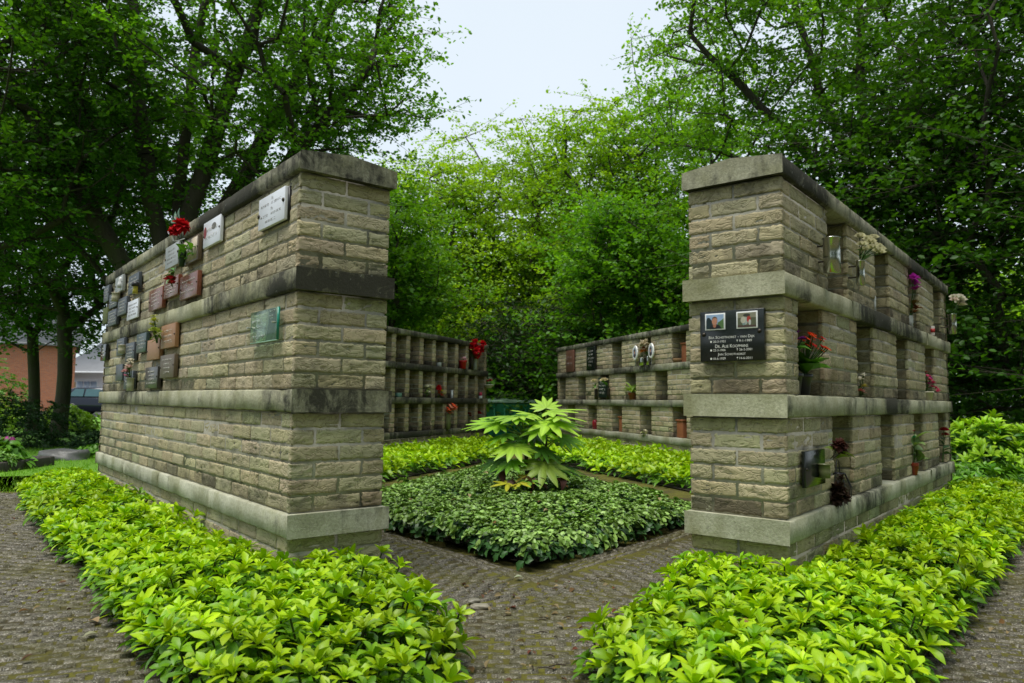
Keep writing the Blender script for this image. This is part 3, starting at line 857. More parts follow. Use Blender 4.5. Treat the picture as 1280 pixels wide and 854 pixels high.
def edges_mesh(mb, A, B, ra, rb, n=6, col=(1, 1, 1, 0)):
    A, B = np.asarray(A), np.asarray(B); t = B - A; L = np.linalg.norm(t, axis=1); k = L > 1e-5
    A, B, t, ra, rb = A[k], B[k], t[k] / L[k, None], np.asarray(ra)[k], np.asarray(rb)[k]
    ref = np.where(np.abs(t[:, 2:3]) < .9, np.array([[0, 0, 1.0]]), np.array([[1.0, 0, 0]]))
    a = np.cross(t, ref); a /= np.linalg.norm(a, axis=1)[:, None]; b = np.cross(t, a)
    an = np.arange(n) * 2 * PI / n
    d = a[:, None] * np.cos(an)[None, :, None] + b[:, None] * np.sin(an)[None, :, None]
    V = np.concatenate([A[:, None] + d * ra[:, None, None], B[:, None] + d * rb[:, None, None]], 1)
    j = np.arange(n); f = np.stack([j, (j + 1) % n, (j + 1) % n + n, j + n], 1)
    F = (f[None] + (np.arange(len(A)) * 2 * n)[:, None, None]).reshape(-1, 4)
    mb.add(V.reshape(-1, 3), F, col)

def leaves_mesh(mb, P, C, size, r, up=.55, aspect=.62):
    n = len(P)
    nrm = r.normal(0, 1, (n, 3)); nrm /= np.linalg.norm(nrm, axis=1)[:, None]; nrm[:, 2] = np.abs(nrm[:, 2]); nrm += np.array([0, 0, up]); nrm /= np.linalg.norm(nrm, axis=1)[:, None]
    d = r.normal(0, 1, (n, 3)); d[:, 2] -= .35; d -= nrm * (d * nrm).sum(1)[:, None]; d /= np.linalg.norm(d, axis=1)[:, None] + 1e-9
    x = np.cross(d, nrm)
    s = (size * r.uniform(.7, 1.25, n))[:, None]
    w = s * aspect * .5
    b0 = P - d * s * .5; tp = P + d * s * .5
    fold = nrm * s * .10
    r1 = P - d * s * .20 + x * w * .85 + fold; r2 = P + d * s * .16 + x * w + fold
    l1 = P - d * s * .20 - x * w * .85 + fold; l2 = P + d * s * .16 - x * w + fold
    V = np.stack([b0, r1, r2, tp, l2, l1], 1).reshape(-1, 3)
    i = np.arange(n)[:, None] * 6
    F = np.vstack([i + np.array([0, 1, 2, 3]), i + np.array([0, 3, 4, 5])])
    mb.add(V, F, np.repeat(np.clip(C, 0, 1), 6, 0))

def tree(name, label, base, fork, blobs, ntips, nleaf, lsize, c0, c1, r0, seed, lean=(0, 0), group=None, cat='tree', spread=(.30, .30, .17), stems=1, grav=0.0, asp=.62, zmin=None, hollow=.25, leafsd=.16, limbs=()):
    """blobs: (x, y, z, rx, ry, rz) crown envelopes relative to the base; tips grow inside them, leaves sit round the tips"""
    r = np.random.default_rng(seed)
    bl = np.array(blobs, float); vol = bl[:, 3] * bl[:, 4] * bl[:, 5]
    T = []; cnt = r.multinomial(ntips, vol / vol.sum())
    for (x, y, z, a, b, c), k in zip(bl, cnt):
        d = r.normal(0, 1, (k, 3)); d /= np.linalg.norm(d, axis=1)[:, None]
        rad = (hollow + (1 - hollow) * r.random(k)) ** .5
        T.append(np.array([x, y, z]) + d * (rad * r.uniform(.72, 1.2, k))[:, None] * np.array([a, b, c]) * (1 + .12 * np.sin(d[:, :1] * 6 + d[:, 1:2] * 5)))
    T = np.vstack(T)
    if zmin is not None: T = T[T[:, 2] > zmin]
    nodes = []; par = []
    for st in range(stems):
        off = np.array([0, 0, 0.]) if stems == 1 else np.array([r.normal(0, .12), r.normal(0, .12), 0])
        ln = np.array(lean) + (0 if stems == 1 else r.normal(0, .10, 2))
        k = max(2, int(fork / .35)); start = len(nodes)
        for i in range(k + 1):
            t = i / k; z = fork * t
            nodes.append(off + np.array([ln[0] * z + .05 * math.sin(z * 1.7 + seed), ln[1] * z + .05 * math.cos(z * 1.3 + seed), z])); par.append(-1 if i == 0 else start + i - 1)
    ntr0 = len(nodes); top_i = ntr0 - 1
    for lb in limbs:                       # the main limbs, drawn as polylines from the fork
        pv, q = top_i - int(lb[0]), np.array(nodes[top_i - int(lb[0])])
        for w_ in lb[1:]:
            w_ = np.array(w_, float); k = max(1, int(np.linalg.norm(w_ - q) / .4)); q0 = q
            for i in range(1, k + 1):
                nodes.append(q0 + (w_ - q0) * i / k + r.normal(0, .015, 3)); par.append(pv); pv = len(nodes) - 1
            q = w_
    ntr = len(nodes)
    nodes = np.array(nodes); par = list(par)
    rootd = [0.0] * ntr
    for i in range(ntr):
        if par[i] >= 0: rootd[i] = rootd[par[i]] + (np.linalg.norm(nodes[i] - nodes[par[i]]) if i < ntr0 else .45 * np.linalg.norm(nodes[i] - nodes[par[i]]))
    anchor = nodes[ntr0 - 1].copy()
    order = np.argsort(np.linalg.norm(T - anchor, axis=1))
    NV = np.zeros((ntr + len(T) * 9, 3)); NV[:ntr] = nodes; nn = ntr
    RD = np.zeros(len(NV)); RD[:ntr] = rootd
    tipnode = []
    lowtr = int(ntr0 * .55)
    for ti in order:
        p = T[ti]
        d = np.linalg.norm(NV[:nn] - p, axis=1)
        cost = d + .33 * RD[:nn]; cost[:lowtr] += 3
        # branches climb: attaching from above costs more
        cost += np.clip(NV[:nn, 2] - p[2], 0, None) * .6
        j = int(np.argmin(cost)); q = NV[j]
        L = d[j]; k = max(1, min(8, int(L / .4)))
        prev = j
        bend = r.normal(0, .07, 3) * L + np.array([0, 0, .05 * L])
        for i in range(1, k + 1):
            t = i / k
            NV[nn] = q * (1 - t) + p * t + bend * 4 * t * (1 - t) * .6; RD[nn] = RD[prev] + L / k
            par.append(prev); prev = nn; nn += 1
        tipnode.append(prev)
    NV = NV[:nn]; par = np.array(par)
    load = np.zeros(nn)
    for t in tipnode: load[t] += 1
    for i in range(nn - 1, 0, -1):
        if par[i] >= 0: load[par[i]] += load[i]
    tot = max(1, load[0])
    rad = np.maximum(.006, r0 * (load / tot) ** .52)
    k = np.where(par >= 0)[0]
    root = empty(name, base, 0, label, cat, group)
    mb = MB()
    big = rad[k] > .035
    flare = lambda z: 1 + .45 * np.exp(-np.clip(z, 0, None) / .25)
    A, B = NV[par[k]], NV[k]
    ra, rb = np.minimum(rad[par[k]], rad[k] * 1.35) * flare(A[:, 2]), rad[k] * flare(B[:, 2])
    edges_mesh(mb, A[big], B[big], ra[big], rb[big], 9)
    edges_mesh(mb, A[~big], B[~big], ra[~big], rb[~big], 4)
    tips = NV[tipnode]
    # sprays: a few twigs leave each tip, the leaves sit along them
    ntw = 6; ti = np.repeat(np.arange(len(tips)), ntw)
    tw = r.normal(0, 1, (len(ti), 3)) * np.array(spread) * 1.6 + np.array([0, 0, -.02])
    A = tips[ti]; B = A + tw
    edges_mesh(mb, A, B, np.full(len(A), .006), np.full(len(A), .0025), 3)
    mb.build('trunk', M_BARK, root, smooth=True)
    m = r.poisson(nleaf, len(tips))
    own = np.repeat(np.arange(len(tips)), m); pick = own * ntw + r.integers(0, ntw, len(own))
    P = A[pick] + tw[pick] * (r.random((len(own), 1)) ** .6 * 1.2) + r.normal(0, 1, (len(own), 3)) * np.array([lsize * .75, lsize * .75, lsize * .5])
    P[:, 2] -= grav * np.abs(r.normal(0, 1, len(P)))
    t = np.clip(r.beta(1.6, 1.8, len(tips)), 0, 1)
    t = np.repeat(t, m) * .7 + .3 * r.random(len(P))
    C = np.array(c0) * (1 - t[:, None]) + np.array(c1) * t[:, None]
    C *= (1 + r.normal(0, leafsd, (len(P), 1)))
    if zmin is not None:
        kz = P[:, 2] > zmin - .3; P, C = P[kz], C[kz]
    mb = MB(); leaves_mesh(mb, P, C, lsize, r, aspect=asp)
    mb.build('crown', M_TREE, root)
    return root

GO = (.06, .19, .014); GO2 = (.19, .44, .035)         # oak green
GY, GY2 = (.19, .37, .02), (.42, .64, .05)           # fresh yellow green
GD, GD2 = (.032, .105, .011), (.10, .25, .02)         # deep shade green
GM, GM2 = (.12, .31, .02), (.31, .58, .045)
gz = lambda x, y: float(terrain(x, y))
LIMB_L = [(0, (.1, .2, 4.0), (.2, .3, 6.2), (.5, .4, 8.6)), (0, (.45, -.1, 3.6), (1.0, -.2, 5.4), (1.6, -.2, 7.6)), (0, (-.25, 0, 3.7), (-.6, .1, 5.6), (-.9, .2, 8.0)),
          (1, (.9, .0, 3.0), (1.9, -.1, 4.3), (2.9, -.1, 5.6)), (1, (1.1, .2, 2.7), (2.1, .3, 3.3), (3.0, .3, 3.8)), (2, (-.7, -.1, 2.9), (-1.6, -.2, 4.3), (-2.4, -.2, 5.6)), (1, (.6, .5, 3.5), (1.4, .8, 5.4), (2.1, 1.0, 7.2)), (2, (-.9, .3, 2.4), (-2.0, .5, 3.4))]
LIMB_R = [(0, (.05, 0, 6.2), (.1, .1, 9.0)), (0, (-.7, -.1, 6.1), (-1.3, -.1, 8.4)), (2, (-1.2, -.1, 5.3), (-2.6, -.1, 6.8), (-3.3, -.1, 7.6)), (3, (-1.2, 0, 4.5), (-2.4, 0, 5.1)), (1, (.9, .2, 6.0), (1.9, .3, 8.0)), (3, (1.2, 0, 5.2), (2.3, .1, 6.6))]
# big spreading oak behind the left wall
tree('oak_tree', 'great spreading oak with many steep limbs behind the wall with plaques', (-5.0, 10.2, gz(0, 10)), 2.3,
     [(.2, 0, 6.6, 3.0, 3.0, 3.2), (2.1, .2, 6.4, 1.75, 2.2, 2.6), (1.7, -.4, 4.2, 1.5, 1.6, 1.1), (-2.2, 0, 5.0, 2.0, 2.4, 2.2), (2.75, .3, 5.3, 1.0, 1.5, 1.5)], 480, 150, .066, GO, GO2, .30, 11, lean=(.03, 0), spread=(.27, .27, .11), limbs=LIMB_L)
# the dark trees at the left edge
tree('shade_tree', 'dark leafy tree with forked trunk before the red brick building', (-8.1, 13.0, gz(0, 13)), 2.3,
     [(.2, 0, 5.0, 2.6, 2.2, 2.6), (1.2, 0, 2.9, 1.4, 1.4, .9), (-1.4, 0, 3.0, 1.3, 1.3, .9), (.3, .5, 2.3, 1.1, 1.0, .5)], 250, 130, .08, GD, GD2, .12, 12, group='dark trees at the left edge')
tree('shade_tree', 'slim dark tree left of the forked trunk tree', (-9.4, 14.2, gz(0, 14)), 2.0,
     [(-.4, 0, 4.6, 2.3, 2.0, 2.4), (.3, 0, 2.6, 1.4, 1.2, .8), (-.6, -.2, 2.2, 1.1, 1.0, .5)], 200, 130, .08, GD, GD2, .10, 13, group='dark trees at the left edge')
tree('shade_tree', 'dark tree on the left edge of the view overhanging the lawn', (-7.5, 9.6, gz(0, 10)), 2.6,
     [(.3, .2, 5.2, 2.6, 2.2, 2.8), (1.6, .2, 3.7, 1.3, 1.4, 1.0), (-.6, 0, 3.3, 1.2, 1.6, .7)], 270, 140, .072, GD, (.09, .24, .02), .16, 14, group='dark trees at the left edge')
# big tree behind the right wall
tree('oak_tree', 'tall open crowned oak rising behind the wall with open niches', (6.0, 12.2, gz(0, 12)), 4.6,
     [(-.9, 0, 7.6, 2.6, 2.4, 2.4), (-2.5, 0, 6.6, 1.5, 1.8, 1.7), (1.3, 0, 7.4, 2.4, 2.4, 2.4), (-2.0, -.2, 8.3, 1.6, 1.8, 1.2), (-1.7, .1, 5.0, 1.5, 1.6, .7)], 340, 125, .074, (.07, .20, .015), (.22, .47, .035), .17, 21, spread=(.27, .27, .12), limbs=LIMB_R)
# dark maples on the right
tree('maple_tree', 'dark maple with foliage down to the ground at the right edge', (6.9, 9.4, -.04), 1.6,
     [(-.2, 0, 2.3, 2.3, 1.6, 2.1), (.2, 0, 5.4, 2.2, 1.8, 2.4), (-1.3, .5, 1.3, 1.2, 1.0, 1.2)], 430, 105, .082, GD, (.07, .19, .016), .14, 22, spread=(.36, .36, .10), group='dark maples at the right')
tree('maple_tree', 'dark maple behind the far end of the wall with open niches', (5.6, 10.6, -.04), 1.5,
     [(-.4, 0, 2.6, 1.9, 1.4, 1.9), (.1, 0, 4.6, 1.8, 1.5, 1.0)], 300, 105, .082, GD, (.09, .24, .02), .13, 23, spread=(.36, .36, .10), group='dark maples at the right')
tree('maple_tree', 'dark maple standing beside the right hand path outside the view', (8.2, 4.6, -.04), 2.2,
     [(0, 0, 4.6, 2.6, 2.6, 2.6)], 300, 90, .10, GD, (.07, .19, .016), .16, 24, group='dark maples at the right')
tree('maple_tree', 'dark maple at the near end of the right hand path', (7.6, .6, -.04), 2.4,
     [(0, 0, 4.8, 2.4, 2.4, 2.4)], 260, 90, .10, GD, (.07, .19, .016), .16, 25, group='dark maples at the right')
# middle background, from left to right
mid = [(-4.4, 17.0, 6.6, 2.2, GM, GM2, 'mid green tree right behind the corner of the wall with plaques'),
       (-2.2, 18.5, 7.4, 2.2, GY, GY2, 'yellow green tree left of centre behind the rear wall of dividers'),
       (0.2, 19.5, 8.6, 2.3, GY, GY2, 'tall yellow green tree above the gap between the rear walls'),
       (2.2, 18.0, 8.6, 2.1, (.15, .31, .018), (.35, .58, .04), 'yellowish tree behind the rear wall of piers'),
       (4.2, 17.5, 9.6, 2.3, GM, GM2, 'tallest mid green tree beside the wall with photo plaque')]
for k, (x, y, h, w_, a, b, lab) in enumerate(mid):
    tree('woodland_tree', lab, (x, y, gz(x, y)), 2.4, [(0, 0, h * .63, w_, 2.0, h * .36), (.9, -.5, h * .38, w_ * .7, 1.5, h * .2), (-1.0, -.4, h * .42, w_ * .65, 1.4, h * .2), (.2, 0, h * .86, w_ * .5, 1.2, h * .13)], 270, 135, .088, a, b, .17, 40 + k, spread=(.40, .40, .13), group='fresh green trees behind the rear walls')
tree('hornbeam_tree', 'bright leaved low tree leaning over the rear wall of piers', (2.5, 13.6, -.06), 1.4,
     [(0, 0, 2.9, 1.55, 1.3, 1.6), (-.5, -.3, 3.6, 1.0, 1.0, 1.0), (.7, 0, 2.2, 1.2, 1.1, .9)], 180, 190, .085, (.07, .22, .016), (.22, .48, .04), .11, 51, spread=(.36, .36, .11))
tree('hornbeam_tree', 'leafy low tree over the rear wall of thin dividers', (-2.6, 13.8, -.06), 1.3,
     [(0, 0, 3.0, 1.5, 1.2, 1.5), (-.9, .2, 2.6, 1.2, 1.1, 1.2)], 160, 185, .082, (.07, .21, .016), (.22, .45, .035), .11, 52, spread=(.36, .36, .11))
tree('yew_tree', 'dark bushy yew filling the gap between the rear walls', (.5, 15.2, -.07), .5,
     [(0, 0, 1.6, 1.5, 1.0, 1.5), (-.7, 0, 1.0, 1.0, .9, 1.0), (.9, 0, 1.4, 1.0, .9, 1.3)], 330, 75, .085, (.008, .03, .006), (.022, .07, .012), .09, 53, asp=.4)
tree('holly_tree', 'shiny leaved bush beside the far end of the rear pier wall', (1.25, 14.0, -.06), .4,
     [(0, 0, 1.2, .7, .6, 1.15)], 130, 62, .085, (.03, .12, .012), (.12, .33, .02), .05, 54)
# the wood beyond: far crowns merged to one mass
r = np.random.default_rng(77); mbw = MB(); mbt = MB()
P, C = [], []
for k in range(46):
    x = r.uniform(-10, 26); y = r.uniform(22, 32); h = r.uniform(5.2, 8.2)
    if x < -2.5: h *= .8
    n = 2300
    d = r.normal(0, 1, (n // 22, 3)); d /= np.linalg.norm(d, axis=1)[:, None]
    c = np.array([x, y, h * .5]) + d * (r.random((len(d), 1)) ** .4) * np.array([2.2, 2, h * .5])
    q = np.repeat(c, 22, 0) + r.normal(0, .32, (len(c) * 22, 3)); P.append(q)
    t = np.repeat(r.random(len(c)), 22)[:, None]; u = r.random()
    C.append((np.array(GD2) * (1 - u) + np.array(GM2) * u) * (.5 + .6 * t))
for k in range(40):                    # unseen foliage ring added behind the viewpoint to cut low sky light
    a = math.radians(r.uniform(100, 262)); q = r.uniform(8.5, 14); x, y, h = q * math.sin(a), q * math.cos(a), r.uniform(7, 11)
    d = r.normal(0, 1, (90, 3)); d /= np.linalg.norm(d, axis=1)[:, None]
    c = np.array([x, y, h * .52]) + d * (r.random((90, 1)) ** .4) * np.array([2.2, 2.2, h * .48])
    P.append(np.repeat(c, 16, 0) + r.normal(0, .32, (90 * 16, 3))); C.append(np.tile(np.array(GD2) * .7, (90 * 16, 1)))
leaves_mesh(mbw, np.vstack(P), np.vstack(C), .22, r)
tag(mbw.build('far_wood_and_shade_ring', M_TREE), 'distant woodland foliage behind all the trees, plus an unseen shading ring added behind the viewpoint', 'woodland', None, 'stuff')
# understorey: the dark thicket under the trees
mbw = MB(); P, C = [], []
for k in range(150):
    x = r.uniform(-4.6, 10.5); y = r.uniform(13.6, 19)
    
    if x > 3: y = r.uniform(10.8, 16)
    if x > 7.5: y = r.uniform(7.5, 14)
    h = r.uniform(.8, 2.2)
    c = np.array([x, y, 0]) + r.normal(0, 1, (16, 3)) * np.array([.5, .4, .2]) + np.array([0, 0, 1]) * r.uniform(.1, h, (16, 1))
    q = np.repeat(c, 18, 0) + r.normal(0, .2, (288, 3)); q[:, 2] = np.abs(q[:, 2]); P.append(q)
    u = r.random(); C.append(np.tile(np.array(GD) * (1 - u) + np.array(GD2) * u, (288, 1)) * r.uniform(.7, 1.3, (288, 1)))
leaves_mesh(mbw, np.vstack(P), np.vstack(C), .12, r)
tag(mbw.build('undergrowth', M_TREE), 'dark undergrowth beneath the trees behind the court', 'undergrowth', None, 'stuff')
# ------------------------------------------------------------------ small things on the walls
M_SLATE = plain('blue_slate', (.055, .065, .075), .42, vary=.3, scale=20, spec=.5)
M_BLACK = plain('polished_black_granite', (.012, .015, .014), .16, vary=.4, scale=40, spec=.6)
M_RED = plain('red_brown_granite', (.20, .065, .035), .25, vary=.3, scale=60, spec=.5)
M_TERRA = plain('terracotta_plaque', (.34, .17, .075), .5, vary=.2, scale=40)
M_BROWN = plain('brown_plaque', (.12, .085, .05), .45, vary=.25, scale=40)
M_WHITE = plain('white_marble', (.78, .80, .86), .3, vary=.05, scale=15)
M_GREYP = plain('pale_grey_stone', (.36, .38, .37), .35, vary=.2, scale=14)
M_STEEL = plain('stainless_steel', (.55, .57, .52), .22, 1.0, vary=.1, scale=9)
M_BRONZE = plain('old_bronze', (.06, .05, .04), .4, .8)
M_INKL = plain('light_inlay', (.55, .54, .48), .5, vary=.1)
M_INKW = plain('white_inlay', (.75, .74, .68), .5, vary=.1)
M_INKD = plain('grey_inlay', (.30, .29, .27), .6, vary=.1)
M_CREAM = plain('cream_enamel', (.58, .54, .38), .4, vary=.1)
M_POT = plain('black_plastic', (.015, .015, .017), .4)
M_MOSSP = plain('mossy_plaque', (.09, .11, .02), .7, vary=.5, scale=30)
M_STEMM = plain('green_stem', (.05, .12, .02), .5)
M_BLADE = leafmat('cut_flower_leaf', .2, .4, .4)

def text_part(body, width, height, mat, parent, x, z, y, smallcaps=False):
    cu = bpy.data.curves.new('lettering', 'FONT'); cu.body = body; cu.align_x = 'CENTER'; cu.align_y = 'CENTER'; cu.resolution_u = 3
    if smallcaps:
        cu.small_caps_scale = .78
        for i, ch in enumerate(body):
            cu.body_format[i].use_small_caps = ch.islower()
    tmp = bpy.data.objects.new('lettering', cu); COL.objects.link(tmp)
    dg = bpy.context.evaluated_depsgraph_get()
    me = bpy.data.meshes.new_from_object(tmp.evaluated_get(dg))
    bpy.data.objects.remove(tmp); bpy.data.curves.remove(cu)
    n = len(me.vertices); co = np.zeros(n * 3, np.float32); me.vertices.foreach_get('co', co); co = co.reshape(-1, 3)
    lo, hi = co.min(0), co.max(0); s = np.array([width / (hi[0]-lo[0]), height / max(1e-6, hi[1]-lo[1])])
    q = np.zeros_like(co); q[:, 0] = (co[:, 0] - (lo[0]+hi[0])/2) * s[0] + x; q[:, 2] = (co[:, 1] - (lo[1]+hi[1])/2) * s[1] + z; q[:, 1] = y
    me.vertices.foreach_set('co', q.ravel()); me.update(); me.materials.clear(); me.materials.append(mat)
    o = bpy.data.objects.new('inscription', me); COL.objects.link(o); o.parent = parent
    return o

def scribble(rows, mat, parent, y, seed):
    """worn, unreadable engraving: short strokes in words; rows of (z, x0, x1, height)"""
    r = np.random.default_rng(seed); mb = MB()
    for z, x0, x1, h in rows:
        x = x0
        while x < x1:
            for _ in range(r.integers(2, 6)):
                w_ = h * r.uniform(.3, .6)
                if x + w_ > x1: break
                k = r.integers(0, 3); t = h * .14
                if k != 1: mb.box((x, y, z - h/2), (x + t, y + .0006, z + h/2))
                if k != 2: mb.box((x + t, y, z + h/2 - t - (h*.4 if r.random() < .4 else 0)), (x + w_, y + .0006, z + h/2 - (h*.4 if r.random() < .4 else 0) + .0001))
                if k == 1: mb.box((x, y, z - h/2), (x + w_, y + .0006, z - h/2 + t))
                x += w_ + h * .2
            x += h * .7
    return mb.build('inscription', mat, parent)

def slab_panel(w_, h_, t, mat, parent, name='panel', bev=.002, x=0, z=0, y=0):
    mb = MB(); mb.box((x - w_/2, y - t, z - h_/2), (x + w_/2, y, z + h_/2))
    return mb.build(name, mat, parent, bevel=bev)

def bolts(parent, pts, y, r=.006, mat=None):
    for x, z in pts:
        mb = MB(); a = np.linspace(0, PI/2, 5)
        prof = [(r * math.cos(t), r * .8 * math.sin(t)) for t in a]
        mb.lathe(prof, 12)
        o = mb.build('bolt', mat or M_BRONZE, parent, smooth=True)
        o.matrix_local = Matrix.Translation((x, y, z)) @ Matrix.Rotation(PI/2, 4, 'X')

PG = 'memorial plaques on the wall'
def plaque(w, s, z, wd, h, mat, ink, label, rows=4, seed=0, t=.022, o=-.013, bolt=True, tilt=0.0, group=PG):
    q = w.W(s, o, z)
    root = empty('memorial_plaque', q, w.rzf, label, 'plaque', group)
    root.rotation_euler[1] = tilt
    slab_panel(wd, h, t, mat, root)
    if ink and rows:
        rr = np.random.default_rng(seed + 500)
        hh = h / (rows + 1.6)
        R_ = []
        for i in range(rows):
            ln = rr.uniform(.45, .8) * wd / 2
            R_.append((h/2 - hh * (i + 1.3), -ln, ln, hh * .5))
        scribble(R_, ink, root, -t - .0008, seed)
    if bolt: bolts(root, [(-wd/2 + .012, -.005), (wd/2 - .012, .005)], -t)
    return root

# closed face of the left wall, read from the pillar corner to the far end
P_ = plaque(WL, .28, 1.486, .286, .133, M_WHITE, None, 'white marble plaque with two dark bolts next to the pillar corner under the cap', t=.014, bolt=False)
text_part('Pa', .018, .014, M_INKD, P_, .012, .047, -.0152)
text_part('Ma', .022, .014, M_INKD, P_, .008, .004, -.0152)
scribble([(.028, -.115, -.03, .010), (.028, .0, .11, .010), (-.017, -.115, -.03, .010), (-.017, .0, .11, .010), (-.043, -.06, .06, .010)], M_INKD, P_, -.0148, 3)
bolts(P_, [(-.135, -.006), (.132, .012)], -.014, .009)
bk = MB(); bk.box((-.143, .0005, -.0665), (.147, .012, .068)); bk.build('backing_board', M_POT, P_)
P_ = plaque(WL, 1.07, 1.532, .270, .130, M_WHITE, M_INKL, 'pale plaque with dark oval emblem and red rose picture right of the red carnations', rows=2, seed=5, t=.016)
mb = MB(); a = np.linspace(0, 2*PI, 17)[:-1]
mb.add([(.035 + .036*math.cos(t), -.0168, .025 + .017*math.sin(t)) for t in a], [list(range(16))]); mb.build('emblem', plain('grey_emblem', (.16, .15, .13)), P_)
mb = MB(); mb.add([(-.105 + .024*math.cos(t), -.0168, .012 + .03*math.sin(t)) for t in a], [list(range(16))]); mb.build('rose_picture', plain('dark_red_print', (.25, .02, .025)), P_)
P_ = plaque(WL, 1.418, 1.492, .285, .133, M_BROWN, None, 'brown plaque with pale picture half covered by trailing green leaves', t=.02)
mb = MB(); mb.box((-.125, -.0212, -.055), (.125, -.0203, .06)); mb.build('picture', plain('pale_brown_print', (.50, .43, .32), .4, vary=.5, scale=22), P_)
plaque(WL, 1.789, 1.520, .280, .130, M_GREYP, M_INKD, 'pale grey plaque behind the drooping leaves of the red flower', seed=7)
plaque(WL, 1.415, 1.303, .325, .128, M_RED, M_INKL, 'red brown plaque nearest the pillar in its row of three on the slab', seed=8, rows=3)
plaque(WL, 1.772, 1.338, .305, .112, M_RED, M_INKL, 'red brown plaque below the wilted red flower, middle of three', seed=9)
plaque(WL, 2.117, 1.305, .325, .128, M_RED, M_INKL, 'red brown plaque farthest from the pillar of three in a row', seed=10)
plaque(WL, 2.793, 1.304, .322, .128, M_WHITE, M_INKD, 'white plaque standing on the slab among grey slate ones', seed=11, t=.012)
plaque(WL, 2.753, 1.476, .310, .128, M_SLATE, M_INKL, 'blue grey slate plaque right of the yellow lamp, under the cap', seed=12)
plaque(WL, 3.087, 1.354, .295, .122, M_SLATE, M_INKL, 'slate plaque just left of and above the white plaque', seed=13)
plaque(WL, 3.239, 1.530, .250, .115, M_GREYP, None, 'pale grey blank plaque holding a white figure, under the cap', seed=14)
plaque(WL, 3.422, 1.300, .320, .116, M_SLATE, M_INKL, 'slate plaque standing on the slab next to the mossy one', seed=15)
plaque(WL, 3.420, 1.430, .290, .108, M_SLATE, M_INKL, 'slate plaque behind the cream cup, second column from the far end', seed=16)
plaque(WL, 3.700, 1.510, .190, .125, M_SLATE, M_INKL, 'slate plaque at the far end of the wall under the cap', seed=17)
plaque(WL, 3.700, 1.340, .190, .120, M_MOSSP, None, 'moss covered yellow green plaque at the far end of the wall', seed=18)
# second tier
plaque(WL, 3.690, 1.055, .200, .124, M_BLACK, M_INKW, 'black plaque with white lettering at the far end below the slab', seed=19, rows=3)
plaque(WL, 3.068, 1.066, .245, .120, M_SLATE, M_INKL, 'slate plaque right of the cream cup below the slab', seed=20)
plaque(WL, 2.753, 1.015, .262, .124, M_SLATE, M_INKL, 'slate plaque above the white and pink flowers, left of the dark green one', seed=21)
plaque(WL, 2.434, 1.058, .260, .122, plain('green_slate', (.03, .055, .05), .35), M_INKL, 'dark green slate plaque left of the yellow green flowers', seed=22)
plaque(WL, 2.110, 1.000, .300, .122, M_TERRA, None, 'blank terracotta plaque below the yellow green flowers', seed=23)
plaque(WL, 1.782, 1.060, .305, .134, M_TERRA, M_INKL, 'terracotta plaque with lettering right of the yellow green flowers', seed=24, rows=3)
plaque(WL, 1.772, .890, .298, .130, M_BROWN, M_INKL, 'brown plaque directly beneath the lettered terracotta plaque', seed=25)
plaque(WL, 2.124, .832, .300, .128, plain('dark_brown_granite', (.05, .045, .035), .3), M_INKL, 'dark brown plaque standing on the slab left of the brown one', seed=26)
plaque(WL, 3.060, .885, .230, .115, M_SLATE, None, 'dark slate plaque left behind the white and pink flowers', seed=27)
plaque(WL, 2.748, .828, .270, .120, M_SLATE, M_INKL, 'dark slate plaque on the slab right behind the white and pink flowers', seed=28)
# the glass plaque by the corner
m, nt, b, out = nodemat('green_glass'); b.inputs['Base Color'].default_value = (.62, .86, .74, 1); b.inputs['Roughness'].default_value = .04; b.inputs['Transmission Weight'].default_value = .92; b.inputs['IOR'].default_value = 1.2
M_GLASS = m
gp = empty('glass_plaque', WL.W(.307, -.004, 1.010), WL.rzf, 'clear green glass plaque with bright teal edge near the pillar corner', 'plaque', PG)
slab_panel(.295, .128, .009, M_GLASS, gp, bev=.001)
mb = MB(); mb.box((.1478, -.0095, -.064), (.1515, .0005, .064)); mb.build('polished_edge', plain('teal_glass_edge', (.01, .22, .16), .2), gp)
mb = MB(); mb.box((-.147, -.0095, -.0675), (.147, .0005, -.0645)); mb.build('polished_edge', plain('pale_glass_edge', (.35, .55, .42), .2), gp)
M_ETCH = plain('etched_glass', (.42, .47, .42), .7)
scribble([(.018, -.125, -.01, .020), (-.006, -.11, -.01, .008), (-.043, -.12, .03, .013), (.03, .07, .12, .012), (.052, .07, .13, .006)], M_ETCH, gp, -.0102, 31)
for x, z in ((-.14, .0), (.137, .004)):
    mb = MB(); mb.tube([(x, .004, z), (x, -.026, z)], .0035, 8); mb.build('fixing_pin', M_STEEL, gp)

